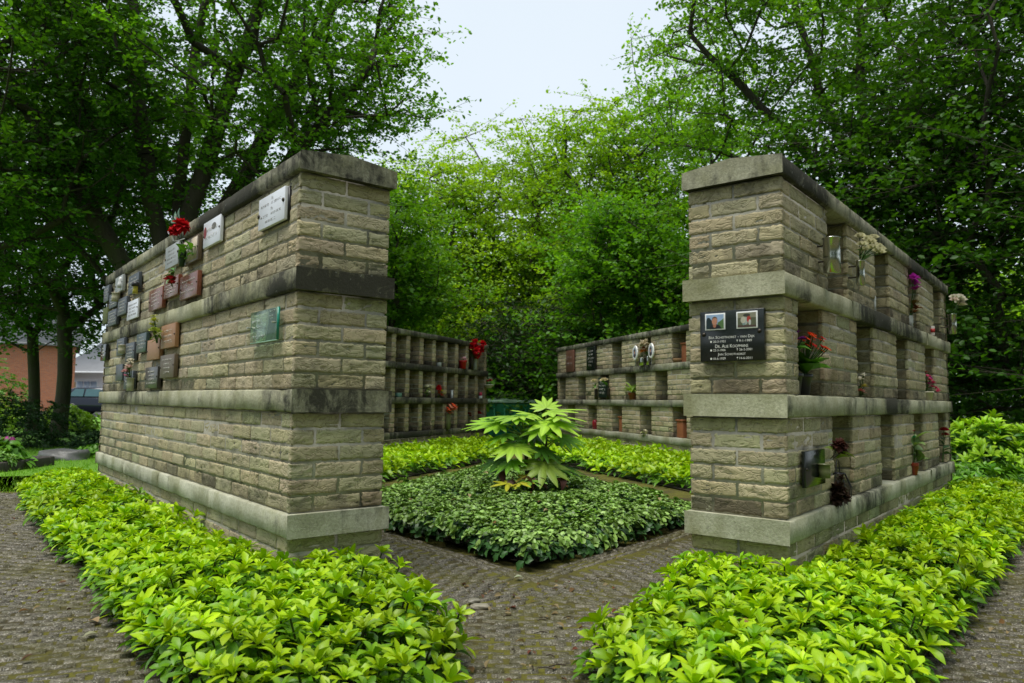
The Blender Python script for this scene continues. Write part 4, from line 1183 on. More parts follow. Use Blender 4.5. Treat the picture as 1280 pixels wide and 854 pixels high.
# black plaque with two portraits on the end of the right wall
e = WR.W(OE - .012, -.209, .98)
xr = WR.n; rz_end = math.atan2(xr[1], xr[0])
mp = empty('memorial_plaque', e, rz_end, 'black granite plaque with two portrait photos on the pillar end face', 'plaque', PG)
slab_panel(.258, .198, .02, M_BLACK, mp)
bolts(mp, [(-.113, .008), (.110, .012)], -.02, .0085, M_BRONZE)
for ln, wd_, zz in (('Bea Schothorst - van Dijk', .184, -.006), ('Dr. Alie Koopmans', .132, -.040), ('Jan Schothorst', .112, -.073)):
    text_part(ln, wd_, .0135, M_INKW, mp, .0, zz, -.0208, True)
for a_, b_, zz in (('20-3-1931', '9-1-1989', -.0215), ('22-3-1906', '26-2-2001', -.0555), ('10-6-1929', '14-6-2011', -.0885)):
    text_part(a_, .050, .0088, M_INKW, mp, -.049, zz, -.0208); text_part(b_, .050, .0088, M_INKW, mp, .056, zz, -.0208)
    mb = MB(); t8 = np.linspace(0, 2*PI, 13)[:-1]
    mb.add([(-.083 + .0042*math.cos(t), -.0208, zz + .0042*math.sin(t)) for t in t8], [list(range(12))]); mb.build('birth_star', M_INKW, mp)
    mb = MB(); mb.box((.0225, -.0212, zz - .005), (.0240, -.0205, zz + .005)); mb.box((.0203, -.0214, zz + .0012), (.0262, -.0206, zz + .0027)); mb.build('cross', M_INKW, mp)
def flat(mb, pts, y, col): mb.add([(x, y, z) for x, z in pts], [list(range(len(pts)))], col)
def ell(cx, cz, rx, rz_, n=14): return [(cx + rx*math.cos(t), cz + rz_*math.sin(t)) for t in np.linspace(0, 2*PI, n + 1)[:-1]]
for cx, kind in ((-.064, 0), (.064, 1)):
    fr = slab_panel(.083, .066, .005, plain('white_enamel', (.82, .82, .80), .25), mp, 'photo_frame', .0012, cx, .057, -.02)
    mb = MB(); y = -.0255; W2, H2 = .036, .028; zc = .057
    if kind == 0:
        flat(mb, [(cx-W2, zc-H2), (cx+W2, zc-H2), (cx+W2, zc+H2), (cx-W2, zc+H2)], y, (.36, .50, .72))
        flat(mb, [(cx-W2, zc-H2), (cx-.006, zc-H2), (cx-.012, zc+.004), (cx-.022, zc+.016), (cx-.030, zc+.018), (cx-W2, zc+.006)], y-.0003, (.012, .03, .035))
        flat(mb, [(cx+.006, zc-H2), (cx+W2, zc-H2), (cx+W2, zc+.012), (cx+.026, zc+.004), (cx+.012, zc-.004)], y-.0003, (.10, .20, .06))
        flat(mb, [(cx-.024, zc-H2), (cx+.028, zc-H2), (cx+.018, zc-.014), (cx+.004, zc-.010), (cx-.014, zc-.013)], y-.0006, (.010, .010, .014))
        flat(mb, ell(cx-.001, zc-.012, .0075, .012), y-.0008, (.42, .17, .10))
        flat(mb, ell(cx-.001, zc+.003, .0115, .0160), y-.0010, (.58, .27, .17))
        flat(mb, [(cx-.0125, zc+.006), (cx-.009, zc+.017), (cx-.001, zc+.0205), (cx+.008, zc+.017), (cx+.0105, zc+.008), (cx+.006, zc+.014), (cx-.006, zc+.014)], y-.0012, (.16, .10, .06))
    else:
        flat(mb, [(cx-W2, zc-H2), (cx+W2, zc-H2), (cx+W2, zc+H2), (cx-W2, zc+H2)], y, (.12, .13, .07))
        flat(mb, [(cx-W2, zc+.008), (cx+W2, zc+.008), (cx+W2, zc+H2), (cx-W2, zc+H2)], y-.0003, (.30, .29, .20))
        flat(mb, ell(cx, zc+.018, .014, .006), y-.0005, (.04, .045, .03))
        flat(mb, [(cx-W2, zc-H2), (cx+W2, zc-H2), (cx+W2, zc-.021), (cx-W2, zc-.020)], y-.0005, (.09, .05, .04))
        for dx, dz, rx, rz_, c in ((-.014, 0, .010, .013, (.55, .53, .42)), (-.004, -.004, .008, .015, (.40, .45, .40)), (.008, .002, .008, .013, (.45, .05, .035)), (.012, -.010, .005, .011, (.6, .6, .55)), (-.012, -.012, .006, .009, (.22, .32, .30))):
            flat(mb, ell(cx+dx, zc+dz, rx, rz_), y-.0008 - .0002*abs(dx)*50, c)
    mb.build('portrait', M_V, fr)

# ---------------------------------------------------------------- vases, pots, flowers
def lathe_thing(name, label, cat, loc, prof, mat, group=None, n=20, extra=None):
    mb = MB(); mb.lathe(prof, n)
    o = mb.build(name, mat, None, smooth=True); o.location = loc
    tag(o, label, cat, group)
    return o
def tube_prof(r, h, lip=.0, r0=None):
    r0 = r0 or r
    return [(0, 0), (r0, 0), (r0 + (r-r0)*.5, h*.5), (r, h - .004), (r + lip, h - .003), (r + lip, h), (r - .003, h), (r*.9, h*.5), (0, h*.3)]
def vase(label, w, s, o, z, r, h, mat, r0=None, lip=.0, cat='vase', group='grave vases', name='flower_vase', bracket=False):
    v = lathe_thing(name, label, cat, w.W(s, o, z), tube_prof(r, h, lip, r0), mat, group)
    if bracket:
        a = w.n; d = np.array([-a[0], -a[1], 0])
        for zz in (h * .35, h * .8):
            mb = MB(); mb.tube([d * r * .9 + np.array([0, 0, zz]), d * (o + OV + .004) + np.array([0, 0, zz])], .004, 6)
            mb.build('bracket', M_BRONZE, v)
    return v

def petal_ball(mb, c, r_, col, kind, seed, face=None):
    r = np.random.default_rng(seed); c = np.array(c)
    col = np.array(col)
    def pet(d, L, W, cup, cc, off=.0, arch=.3):
        v, f = leaf_grid(L, W, 3, cup, arch, shape='o')
        d = np.array(d) / np.linalg.norm(d)
        side = np.cross(d, (0, 0, 1.0)); 
        if np.linalg.norm(side) < .1: side = np.array([1.0, 0, 0])
        nn = np.cross(side, d)
        B = basis(nn, d); mb.add(v @ B.T + c + d * off, f, np.clip(cc * r.uniform(.75, 1.15), 0, 1))
    if kind == 'carnation':
        for k in range(46):
            d = r.normal(0, 1, 3); d[2] += .25
            pet(d, r_ * r.uniform(.8, 1.05), r_ * .75, r.uniform(-.4, .5), col, r_ * .05)
    elif kind == 'rose':
        for k in range(16):
            el = 1.35 - k * .085; az = k * 2.4
            d = (math.cos(az)*math.cos(el), math.sin(az)*math.cos(el), math.sin(el))
            pet(d, r_ * (.75 + .02*k), r_ * .95, .5, col * (.82 + .02 * k), .0, -.2)
    elif kind == 'daisy':
        fd = np.array(face if face is not None else (0, -.6, .8)); fd = fd / np.linalg.norm(fd)
        B = basis(fd, np.cross(fd, (1, .2, .1)))
        for k in range(13):
            a = k * 2*PI/13; d = B @ np.array([math.cos(a), math.sin(a), .25]); pet(d, r_, r_ * .42, .1, col)
        mb.lathe([(r_*.3, 0), (r_*.22, r_*.15), (0, r_*.2)], 8, (.5, .28, .02), c)
    else:
        for k in range(9):
            d = r.normal(0, 1, 3); d[2] = abs(d[2]); pet(d, r_, r_ * .8, .2, col)

def bunch(label, w, s, o, z, heads, cat='flowers', stem=(.05, .12, .02), leaves=6, leaf=.045, lcol=(.05, .15, .02), group='flowers left at the walls', name='flower_bunch', seed=0, base=(0, 0, 0), foot=None):
    """heads: (dx right, dy out, dz up, radius, colour, kind) from the point where the stems are held"""
    root = empty(name, w.W(s, o, z), w.rzf, label, cat, group)
    r = np.random.default_rng(seed + 900); ms = MB()
    for k, (dx, dy, dz, rd, col, kind) in enumerate(heads):
        p = np.array([dx, -dy, dz]); b = np.array(base) + r.normal(0, .004, 3)
        ms.tube([b, b * .5 + p * .5 + np.array([0, 0, .01]), p], .0022, 5, stem)
        mb = MB(); petal_ball(mb, p, rd, col, kind, seed * 31 + k)
        mb.build('blossom', M_PETAL, root)
    ms.build('stems', M_BLADE, root)
    if leaves:
        ml = MB()
        for k in range(leaves):
            h = heads[k % len(heads)]; t = r.uniform(.25, .8)
            p = np.array([h[0], -h[1], h[2]]) * t
            d = np.array([r.normal(0, 1), r.normal(-.3, .8), r.normal(.1, .6)])
            v, f = leaf_grid(leaf * r.uniform(.7, 1.2), leaf * .5, 4, .2, .3, shape='o')
            ml.add(v @ basis((r.normal(0, .4), -.3, 1), d).T + p, f, np.array(lcol) * r.uniform(.7, 1.3))
        ml.build('leaves', M_BLADE, root)
    return root
RED = (.62, .012, .02); DRED = (.30, .012, .018); WHT = (.78, .74, .62); PNK = (.75, .10, .22); MAG = (.45, .035, .38); ORG = (.75, .09, .015); YEL = (.72, .60, .06)

# left wall
cb = bunch('bright red carnation with pale green bow high on the wall with plaques', WL, 1.47, .03, 1.50, [(.05, .03, .115, .048, RED, 'carnation'), (.02, .05, .09, .035, RED, 'carnation')], leaves=0, seed=1)
ml = MB()
for d, p, L, c in (((-.6, -.2, .8), (.02, -.03, .15), .075, (.16, .30, .20)), ((.1, -.2, 1), (.04, -.03, .155), .06, (.22, .36, .27)), ((.7, -.3, .25), (.05, -.05, .15), .05, (.55, .62, .58)), ((-.8, -.3, .4), (.01, -.04, .14), .06, (.14, .27, .18))):
    v, f = leaf_grid(L, L * .42, 4, .3, .2, shape='o'); ml.add(v @ basis((0, -1, .3), d).T + np.array(p), f, c)
ml.build('bow', M_PETAL, cb)
mw = MB(); mw.tube([(.02, -.05, .13), (.015, -.055, .08), (.035, -.06, .035), (.08, -.05, .028), (.14, -.03, .034)], .0022, 6, (.6, .62, .6)); mw.build('ribbon', M_PETAL, cb)
vase('dark green cone vase holding the red carnation on the plaque wall', WL, 1.50, .025, 1.415, .022, .085, plain('dark_green_plastic', (.02, .05, .02)), r0=.012)
db = bunch('wilted dark red rose drooping over the red brown plaques', WL, 1.60, .03, 1.43, [(.03, .03, -.085, .036, DRED, 'rose'), (.055, .03, -.105, .026, DRED, 'rose')], leaves=9, leaf=.05, lcol=(.07, .19, .03), seed=2)
bunch('trailing green leaves hanging over the brown picture plaque', WL, 1.36, .025, 1.52, [(.02, .02, -.09, .012, (.10, .25, .03), 'small'), (-.05, .02, -.07, .012, (.10, .25, .03), 'small'), (.10, .01, -.08, .01, (.10, .25, .03), 'small'), (-.10, .02, -.03, .01, (.04, .12, .02), 'small')], cat='leaves', leaves=14, leaf=.05, lcol=(.13, .33, .03), seed=3, name='leafy_sprig')
vase('cream cup vase hung between slate plaques under the cap', WL, 3.25, .02, 1.405, .028, .062, M_CREAM, bracket=True, lip=.003)
ln = vase('small grave lamp with dark lid and yellow glass beside the slate plaques', WL, 2.576, .03, 1.385, .016, .05, plain('yellow_lamp_glass', (.45, .40, .05), .2), cat='lamp', group=None, name='grave_lamp', bracket=True)
mb = MB(); mb.lathe([(0, .085), (.012, .08), (.024, .072), (.024, .05), (0, .05)], 16); mb.build('lid', M_POT, ln, smooth=True)
fg = MB(); fg.lathe([(0, 0), (.022, 0), (.018, .03), (.012, .05), (.014, .062), (.008, .075), (0, .078)], 12)
o = fg.build('figurine', plain('white_porcelain', (.7, .7, .68), .3), smooth=True); o.location = WL.W(3.16, .012, 1.495); tag(o, 'little white porcelain figure fixed to the pale grey blank plaque', 'figurine')
vase('cream cup vase on the second tier above the white and pink flowers', WL, 2.926, .02, 1.012, .026, .058, M_CREAM, bracket=True, lip=.003)
vase('pale green cylinder vase under the white and pink flowers on the plaque wall', WL, 2.545, .035, .7535, .021, .085, plain('pale_green_glaze', (.42, .44, .30), .3), lip=.002)
bunch('white and pink flowers in the pale green cylinder vase', WL, 2.545, .035, .83, [(.0, .01, .085, .03, WHT, 'rose'), (-.035, .01, .06, .026, WHT, 'rose'), (.03, .02, .07, .028, (.7, .5, .45), 'rose'), (-.01, .03, .045, .026, (.72, .4, .42), 'rose'), (.02, .01, .115, .026, WHT, 'rose'), (-.03, 0, .10, .024, WHT, 'rose'), (.0, .03, .015, .022, (.65, .25, .4), 'small')], leaves=8, leaf=.03, seed=4)
bunch('yellow green blossoms standing above the blank terracotta plaque', WL, 1.93, .03, 1.03, [(-.05, .01, .155, .026, (.55, .58, .22), 'small'), (-.03, .015, .125, .03, (.42, .45, .04), 'small'), (-.07, .01, .105, .028, (.42, .42, .04), 'small'), (.02, .02, .07, .032, (.35, .45, .06), 'small'), (-.02, .02, .065, .034, (.45, .5, .12), 'small'), (.05, .01, .055, .03, (.36, .44, .07), 'small'), (.075, .01, .04, .022, (.5, .52, .3), 'small'), (.0, .01, .04, .03, (.3, .4, .04), 'small')], leaves=10, leaf=.035, lcol=(.2, .32, .04), seed=5)

# right wall: outer face
def hung_cyl(label, s, o, z, r, h, w=WR):
    v = vase(label, w, s, o, z, r, h, M_STEEL, lip=.004, bracket=True)
    return v
hung_cyl('wide stainless steel cylinder vase, empty, on the first pier', .492, .035, 1.272, .034, .150)
hung_cyl('slim steel tube vase holding the bunch of cream roses', .988, .03, 1.285, .019, .118)
rs = np.random.default_rng(8)
bunch('round bunch of a dozen small cream roses in steel tube vase', WR, .988, .03, 1.395, [(x * 1.7, y * 1.3, z_, .029, (.66, .63, .42), 'rose') for x, y, z_ in ((-.06, .02, .10), (-.075, .03, .055), (-.045, .05, .075), (-.03, .02, .045), (.0, .04, .08), (.03, .02, .115), (.035, .05, .075), (.06, .03, .13), (.065, .05, .055), (.09, .02, .10), (.11, .04, .085), (.0, .06, .045), (.07, .02, .09), (-.06, .06, .04))], leaves=5, leaf=.03, seed=6)
vase('thin white tube vase, empty, standing in the second top niche', WR, 1.50, -.03, 1.2145, .014, .085, plain('white_metal', (.5, .52, .5), .4), group='grave vases')
vase('thin white vase holding the magenta orchid in the third top niche', WR, 2.42, -.02, 1.2145, .017, .07, plain('white_metal', (.5, .52, .5), .4))
bunch('magenta orchid with dry brown leaves at its foot', WR, 2.42, -.02, 1.28, [(-.03, .03, .23, .045, MAG, 'small'), (.02, .03, .20, .048, MAG, 'small'), (-.01, .04, .165, .042, MAG, 'small'), (.04, .02, .25, .018, (.4, .4, .2), 'small'), (.03, .03, .05, .04, (.22, .06, .02), 'small'), (-.02, .03, .02, .035, (.16, .06, .02), 'small'), (.06, .02, .10, .02, (.2, .24, .03), 'small')], leaves=4, leaf=.05, lcol=(.14, .08, .02), seed=7)
hung_cyl('slim steel tube vase at the far end of the niche wall', 3.62, .05, 1.26, .028, .150)
bunch('white flowers leaning out of the tube vase at the far end', WR, 3.62, .05, 1.40, [(-.02, .02, .13, .04, WHT, 'rose'), (.05, .04, .135, .045, WHT, 'rose'), (.10, .05, .12, .045, WHT, 'rose'), (.14, .03, .11, .04, WHT, 'rose'), (.11, .05, .085, .04, (.75, .66, .55), 'rose'), (-.10, .03, .10, .035, (.7, .58, .5), 'rose'), (.18, .03, .10, .02, WHT, 'small')], leaves=5, leaf=.05, seed=8)
bx = MB(); bx.box((-.022, -.012, 0), (.022, .012, .068)); 
o = bx.build('candle_box', plain('white_card', (.6, .55, .5), .5), bevel=.002); o.location = WR.W(3.17, .0 - .015, 1.2145); o.rotation_euler[2] = WR.rzf + .3; tag(o, 'small white and red candle box on the slab near the far end', 'box')
b2 = MB(); b2.box((-.0225, -.0126, .022), (.0225, .0126, .05)); b2.build('red_print', plain('red_print', (.45, .03, .03), .5), o)

# potted kalanchoe in the first niche of the middle tier
def pot(label, w, s, o, z, r, h, mat, group='plant pots'):
    return lathe_thing('plant_pot', label, 'pot', w.W(s, o, z), [(0, 0), (r*.75, 0), (r*.95, h*.82), (r*1.06, h*.84), (r*1.06, h), (r*.95, h), (r*.9, h*.85), (0, h*.83)], mat, group)
pot('black plastic pot, the left of two in the kalanchoe niche', WR, .275, -.075, .7535, .046, .088, M_POT)
pot('black plastic pot with the broad leaved red kalanchoe', WR, .385, -.075, .7535, .050, .088, M_POT)
def potted(label, w, s, o, z, heads, nl, L, Wd, lcol, seed, cat='plant', name='potted_plant'):
    root = bunch(label, w, s, o, z, heads, cat, leaves=0, seed=seed, name=name, group='potted plants')
    r = np.random.default_rng(seed); ml = MB()
    for k in range(nl):
        az = k * 2.4; el = r.uniform(.1, 1.0)
        d = np.array([math.cos(az)*math.cos(el), math.sin(az)*math.cos(el), math.sin(el)])
        v, f = leaf_grid(L * r.uniform(.7, 1.1), Wd * r.uniform(.8, 1.1), 6, .25, .3)
        ml.add(v @ basis((0, -.2, 1), d).T + np.array([0, 0, r.uniform(0, .03)]), f, np.array(lcol) * r.uniform(.7, 1.3))
    ml.build('leaves', M_BLADE, root, smooth=True)
    return root
hk = []
rk = np.random.default_rng(12)
for k in range(26):
    a = rk.uniform(0, 6.28); q = rk.uniform(.01, .085)
    hk.append((q * math.cos(a) * 1.25, q * math.sin(a) * .7 + .03, .14 + rk.uniform(-.02, .035) - q * .3, rk.uniform(.014, .019), (.75, .06, .01) if rk.random() < .6 else (.6, .015, .015), 'daisy'))
potted('red and orange kalanchoe in bloom with broad fleshy leaves', WR, .375, -.05, .84, hk, 13, .105, .075, (.10, .27, .02), 21)
bunch('purple blossoms showing behind the red kalanchoe', WR, .255, -.06, .86, [(-.02, .02, .13, .03, (.22, .03, .30), 'small'), (.02, .03, .115, .026, (.25, .03, .28), 'small')], leaves=4, leaf=.07, lcol=(.07, .2, .02), seed=13)
bunch('tiny pink and white posy lying at the second middle niche', WR, 1.14, -.02, .755, [(.0, .01, .02, .022, (.7, .35, .3), 'small'), (-.03, .0, .055, .02, WHT, 'small'), (-.045, .01, .085, .02, (.65, .6, .45), 'small'), (-.02, .02, .105, .018, WHT, 'small'), (-.01, .02, .05, .02, (.6, .5, .1), 'small'), (-.035, .01, .03, .018, (.6, .15, .12), 'small')], leaves=8, leaf=.03, lcol=(.12, .2, .06), seed=14)
pot('pale cream pot with pink flowers in the far middle niche', WR, 2.99, -.04, .7535, .046, .062, M_CREAM)
potted('pink flowering plant in the cream pot', WR, 2.99, -.04, .815, [(-.05, .02, .10, .026, PNK, 'small'), (-.02, .03, .075, .026, PNK, 'small'), (.02, .03, .085, .024, MAG, 'small'), (.04, .04, .055, .026, PNK, 'small'), (.08, .05, .02, .022, PNK, 'small'), (.13, .05, .0, .028, PNK, 'small'), (-.01, .02, .05, .024, (.6, .06, .3), 'small'), (-.06, .01, .125, .02, (.5, .04, .06), 'small'), (.05, .03, .03, .024, PNK, 'small')], 8, .04, .02, (.06, .16, .02), 22)
# bottom tier
dp = empty('memorial_plaque', WR.W(.31, -.012, .466), WR.rzf, 'small black plaque with a vase holder on the lowest tier', 'plaque', PG)
slab_panel(.255, .140, .016, M_BLACK, dp); bolts(dp, [(-.115, 0), (.115, .002)], -.016)
vase('short dark green vase fixed to the small black plaque', WR, .35, .025, .425, .022, .055, plain('olive_glass', (.16, .17, .08), .25), lip=.003, bracket=True)
bunch('dead brown flower heads over the small black plaque', WR, .47, .025, .49, [(.02, .02, .06, .035, (.10, .035, .025), 'carnation'), (.07, .02, .045, .03, (.07, .03, .02), 'carnation'), (.05, .03, .015, .026, (.12, .03, .03), 'small')], leaves=3, leaf=.07, lcol=(.14, .2, .03), stem=(.06, .05, .03), seed=15)
wb = empty('wire_lantern', WR.W(.745, -.03, .2925), WR.rzf, 'black wire lantern standing at the mouth of the first low niche', 'lantern')
mb = MB()
for k in range(8):
    a = k * PI / 4; mb.tube([(.05*math.cos(a), .05*math.sin(a), 0), (.058*math.cos(a), .058*math.sin(a), .06), (.03*math.cos(a), .03*math.sin(a), .12)], .0022, 5)
mb.build('cage', M_POT, wb)
mb = MB(); mb.tube([(.03*math.cos(t), .03*math.sin(t), .12) for t in np.linspace(0, 2*PI, 13)], .003, 5); mb.tube([(.05*math.cos(t), .05*math.sin(t), .002) for t in np.linspace(0, 2*PI, 13)], .003, 5); mb.build('ring', M_POT, wb)
mb = MB(); mb.tube([(-.03, 0, .12), (-.02, 0, .17), (0, 0, .185), (.02, 0, .17), (.03, 0, .12)], .0022, 5); mb.build('handle', M_POT, wb)
bunch('withered dark brown plant beside the wire lantern', WR, .64, -.01, .293, [(-.01, .01, .06, .04, (.055, .03, .018), 'carnation'), (.02, .02, .03, .04, (.07, .04, .025), 'carnation'), (-.03, .01, .02, .035, (.045, .025, .015), 'carnation'), (.01, .02, .10, .03, (.05, .03, .02), 'small')], leaves=8, leaf=.05, lcol=(.06, .035, .02), stem=(.05, .03, .02), seed=16, name='withered_plant', cat='plant')
vase('small red cone vase on the lowest slab', WR, 2.34, -.01, .2925, .026, .075, plain('red_brown_glaze', (.28, .04, .02), .35), r0=.014)
bunch('green and white grassy sprig in the red cone vase', WR, 2.34, -.01, .36, [(-.03, .01, .16, .018, (.02, .3, .08), 'small'), (.02, .01, .05, .02, (.4, .42, .3), 'small'), (-.03, .01, .20, .014, (.25, .03, .03), 'small'), (.06, .02, .02, .018, (.4, .4, .3), 'small')], leaves=9, leaf=.10, lcol=(.2, .3, .1), seed=17)
bunch('dark red blossom in the farthest low niche', WR, 3.47, -.03, .30, [(.0, .02, .235, .035, DRED, 'rose'), (.04, .02, .20, .028, DRED, 'rose')], leaves=5, leaf=.07, lcol=(.04, .1, .03), seed=18)

# rear wall with dividers
vase('slim dark vase holding the big red bouquet', WBL, .655, .0, 1.2145, .03, .20, M_BRONZE)
bunch('big red bouquet at the end of the shaded rear wall', WBL, .655, .0, 1.40, [(.10 + .14*math.cos(a)*q, .04 + .06*math.sin(a*2), .155 + .105*math.sin(a)*q, .072, RED, 'carnation') for a, q in ((0, 1), (.9, 1), (1.8, 1), (2.7, 1), (3.6, 1), (4.5, 1), (5.4, 1), (0, .1), (2, .5))], leaves=10, leaf=.09, lcol=(.3, .45, .05), seed=30)
vase('tall pale glass vase next to the dark vase on the rear wall', WBL, .50, -.02, 1.2145, .035, .18, M_GREYP)
pot('bright red pot with pink blooms on the rear wall', WBL, .93, -.03, 1.2145, .065, .13, plain('bright_red_glaze', (.55, .015, .02), .3))
bunch('pink and white blooms in the bright red pot', WBL, .93, -.03, 1.33, [(-.06, .02, .03, .04, (.7, .4, .42), 'small'), (.0, .03, .045, .045, (.75, .5, .5), 'small'), (.06, .02, .03, .04, (.6, .3, .35), 'small'), (0, .06, .02, .04, (.7, .5, .45), 'small')], leaves=4, seed=31)
vase('small pale glass jar in a top niche of the rear wall', WBL, 1.692, -.05, 1.2145, .04, .06, M_GREYP, name='glass_jar', cat='jar')
bunch('white flowers with green leaves in a middle niche of the rear wall', WBL, 2.06, -.05, .755, [(-.03, .02, .15, .045, WHT, 'rose'), (.04, .02, .16, .045, WHT, 'rose'), (.0, .03, .07, .04, WHT, 'rose'), (.02, .03, .11, .035, (.5, .55, .2), 'small')], leaves=8, leaf=.06, lcol=(.25, .35, .1), seed=32)
bunch('red and yellow flowers in a middle niche of the rear wall', WBL, 1.66, -.05, .755, [(-.05, .02, .14, .055, RED, 'carnation'), (-.06, .03, .06, .04, (.5, .08, .03), 'small'), (.02, .03, .09, .04, YEL, 'small'), (.05, .03, .05, .035, YEL, 'small'), (0, .04, .03, .04, (.4, .04, .03), 'small')], leaves=6, leaf=.06, lcol=(.16, .22, .03), seed=33)
vase('white candle tube in a middle niche of the rear wall', WBL, 1.245, -.05, .7535, .018, .12, M_WHITE, name='candle_tube', cat='candle')
hb = vase('round white hanging bowl of red blooms on the end pier', WBL, .10, .06, .93, .085, .06, plain('white_bowl', (.6, .62, .55), .4), r0=.04, name='flower_bowl', cat='bowl', group=None, bracket=True)
bunch('dark red blooms in the white hanging bowl', WBL, .10, .06, .985, [(-.04, .0, .05, .05, DRED, 'small'), (.03, .01, .055, .05, DRED, 'small'), (0, .03, .07, .045, (.4, .05, .05), 'small')], leaves=5, leaf=.05, seed=34)
cd = vase('little pink and white grave candle near the end of the rear wall', WBL, .258, -.02, .7535, .03, .045, M_WHITE, name='grave_candle', cat='candle', group=None)
mb = MB(); mb.lathe([(0, .045), (.022, .045), (.026, .075), (.02, .10), (0, .105)], 12); mb.build('flame_shade', plain('pink_plastic', (.6, .03, .10), .4), cd, smooth=True)
vase('small teal glass jar in the nearest visible middle niche', WBL, 2.80, -.06, .7535, .05, .055, plain('teal_glass', (.12, .24, .20), .2), name='glass_jar', cat='jar')
vase('tall green glass vase with the orange bouquet on the lowest slab', WBL, 1.49, .02, .2925, .035, .23, plain('olive_glass', (.16, .17, .08), .25))
bunch('orange red gerbera bouquet on the lowest tier of the rear wall', WBL, 1.49, .02, .50, [(.02 + .10*math.cos(a)*q, .04 + .03*math.sin(a), .09 + .055*math.sin(a)*q, .055, (.72, .09, .03) if k % 3 else (.75, .35, .22), 'daisy') for k, (a, q) in enumerate(((0, 1), (.8, 1), (1.6, 1), (2.4, 1), (3.2, 1), (4.2, 1), (5.2, 1), (0, .1), (1, .5), (3.6, .5)))], leaves=6, leaf=.06, seed=35)
bunch('dark red blossoms deep in a low niche near the end', WBL, .56, -.10, .30, [(0, .02, .20, .04, DRED, 'rose'), (.05, .02, .17, .03, DRED, 'rose')], leaves=4, seed=36)
bunch('red blossoms in the last low niche of the rear wall', WBL, .235, -.08, .30, [(0, .02, .215, .045, (.45, .012, .02), 'rose'), (.05, .02, .20, .04, (.45, .012, .02), 'rose'), (-.05, .02, .20, .035, DRED, 'rose')], leaves=4, seed=37)

# rear wall with piers
def niche_plate(label, s, z, wd, h, mat, ink, seed, o=-.012, rows=5):
    return plaque(WBR, s, z, wd, h, mat, ink, label, rows, seed, .02, o, group='niche plates on the rear wall')
niche_plate('reddish stone plate closing the first top niche', .65, 1.40, .335, .365, plain('reddish_stone', (.19, .085, .06), .5), M_INKD, 61, rows=2)
niche_plate('black polished plate closing the second top niche', 1.515, 1.40, .325, .365, M_BLACK, M_INKL, 62)
niche_plate('dark slate plate between two white roses in the middle tier', 1.955, .935, .30, .30, plain('dark_green_slate', (.02, .035, .03), .3), M_INKW, 63, rows=4)
for s, k in ((3.05, 0), (3.50, 1)):
    ov = empty('oval_portrait', WBR.W(s, .02, 1.395), WBR.rzf, ('white oval portrait left of the top tier flowers', 'white oval portrait right of the top tier flowers')[k], 'portrait', 'oval portraits')
    mb = MB(); a = np.linspace(0, 2*PI, 25)[:-1]
    V = [(.068*math.cos(t), -.012, .095*math.sin(t)) for t in a] + [(.074*math.cos(t), 0, .10*math.sin(t)) for t in a]
    mb.add(V[:24], [list(range(24))]); mb.add(V, [(j, (j+1) % 24, 24+(j+1) % 24, 24+j) for j in range(24)]); mb.build('frame', plain('white_enamel', (.82, .82, .80), .25), ov)
    mb = MB(); flat(mb, ell(0, 0, .045, .066, 20), -.0125, (.30, .36, .50)); flat(mb, ell(0, -.042, .036, .026), -.0128, (.06, .05, .07)); flat(mb, ell(0, .008, .022, .030), -.0131, (.5, .28, .2)); flat(mb, ell(0, .03, .024, .016), -.0134, (.12, .09, .07)); mb.build('picture', M_V, ov)
    mb = MB(); mb.tube([(0, -.002, -.09), (0, -.002, -.181)], .005, 6); mb.build('stand', M_STEEL, ov)
vase('silver jar in front of the oval portraits', WBR, 3.215, .0, 1.2145, .05, .10, M_STEEL)
bunch('pale yellow small flowers in the silver jar', WBR, 3.215, .0, 1.31, [(-.03, .01, .10, .03, (.5, .5, .3), 'small'), (.03, .01, .12, .03, (.55, .5, .3), 'small'), (0, .02, .07, .03, (.3, .35, .1), 'small')], leaves=6, leaf=.05, seed=40)
vase('slim silver tube vase in front of the right oval portrait', WBR, 3.41, .02, 1.2145, .024, .115, M_STEEL)
bunch('cream round flower with orange brown leaves between the portraits', WBR, 3.41, .02, 1.33, [(-.04, .03, .15, .085, (.62, .55, .38), 'carnation'), (-.06, .05, .05, .06, (.40, .12, .02), 'small'), (.0, .05, .06, .05, (.45, .16, .03), 'small'), (-.02, .05, .10, .04, (.4, .10, .02), 'small')], leaves=5, leaf=.06, seed=41)
def box_thing(name, label, cat, w, s, o, z, sx, sy, sz, mat, roof=None):
    root = empty(name, w.W(s, o, z), w.rzf, label, cat)
    mb = MB(); mb.box((-sx/2, -sy/2, .0), (sx/2, sy/2, sz)); mb.build('body', mat, root, bevel=.006)
    mb = MB(); mb.box((-sx/2 - .012, -sy/2 - .012, sz + .001), (sx/2 + .012, sy/2 + .012, sz + .022)); mb.build('lid', roof or mat, root, bevel=.005)
    return root
M_TC = plain('terracotta', (.30, .10, .04), .7, vary=.2)
box_thing('terracotta_urn', 'tall terracotta box urn in the last visible top niche', 'urn', WBR, 4.15, -.12, 1.2145, .11, .10, .22, M_TC)
lathe_thing('wicker_basket', 'low brown basket beside the tall terracotta urn', 'basket', WBR.W(4.01, -.08, 1.2145), [(0, 0), (.06, 0), (.075, .03), (.07, .055), (.06, .055), (.055, .02), (0, .015)], plain('brown_wicker', (.16, .09, .03), .8, vary=.4, scale=80))
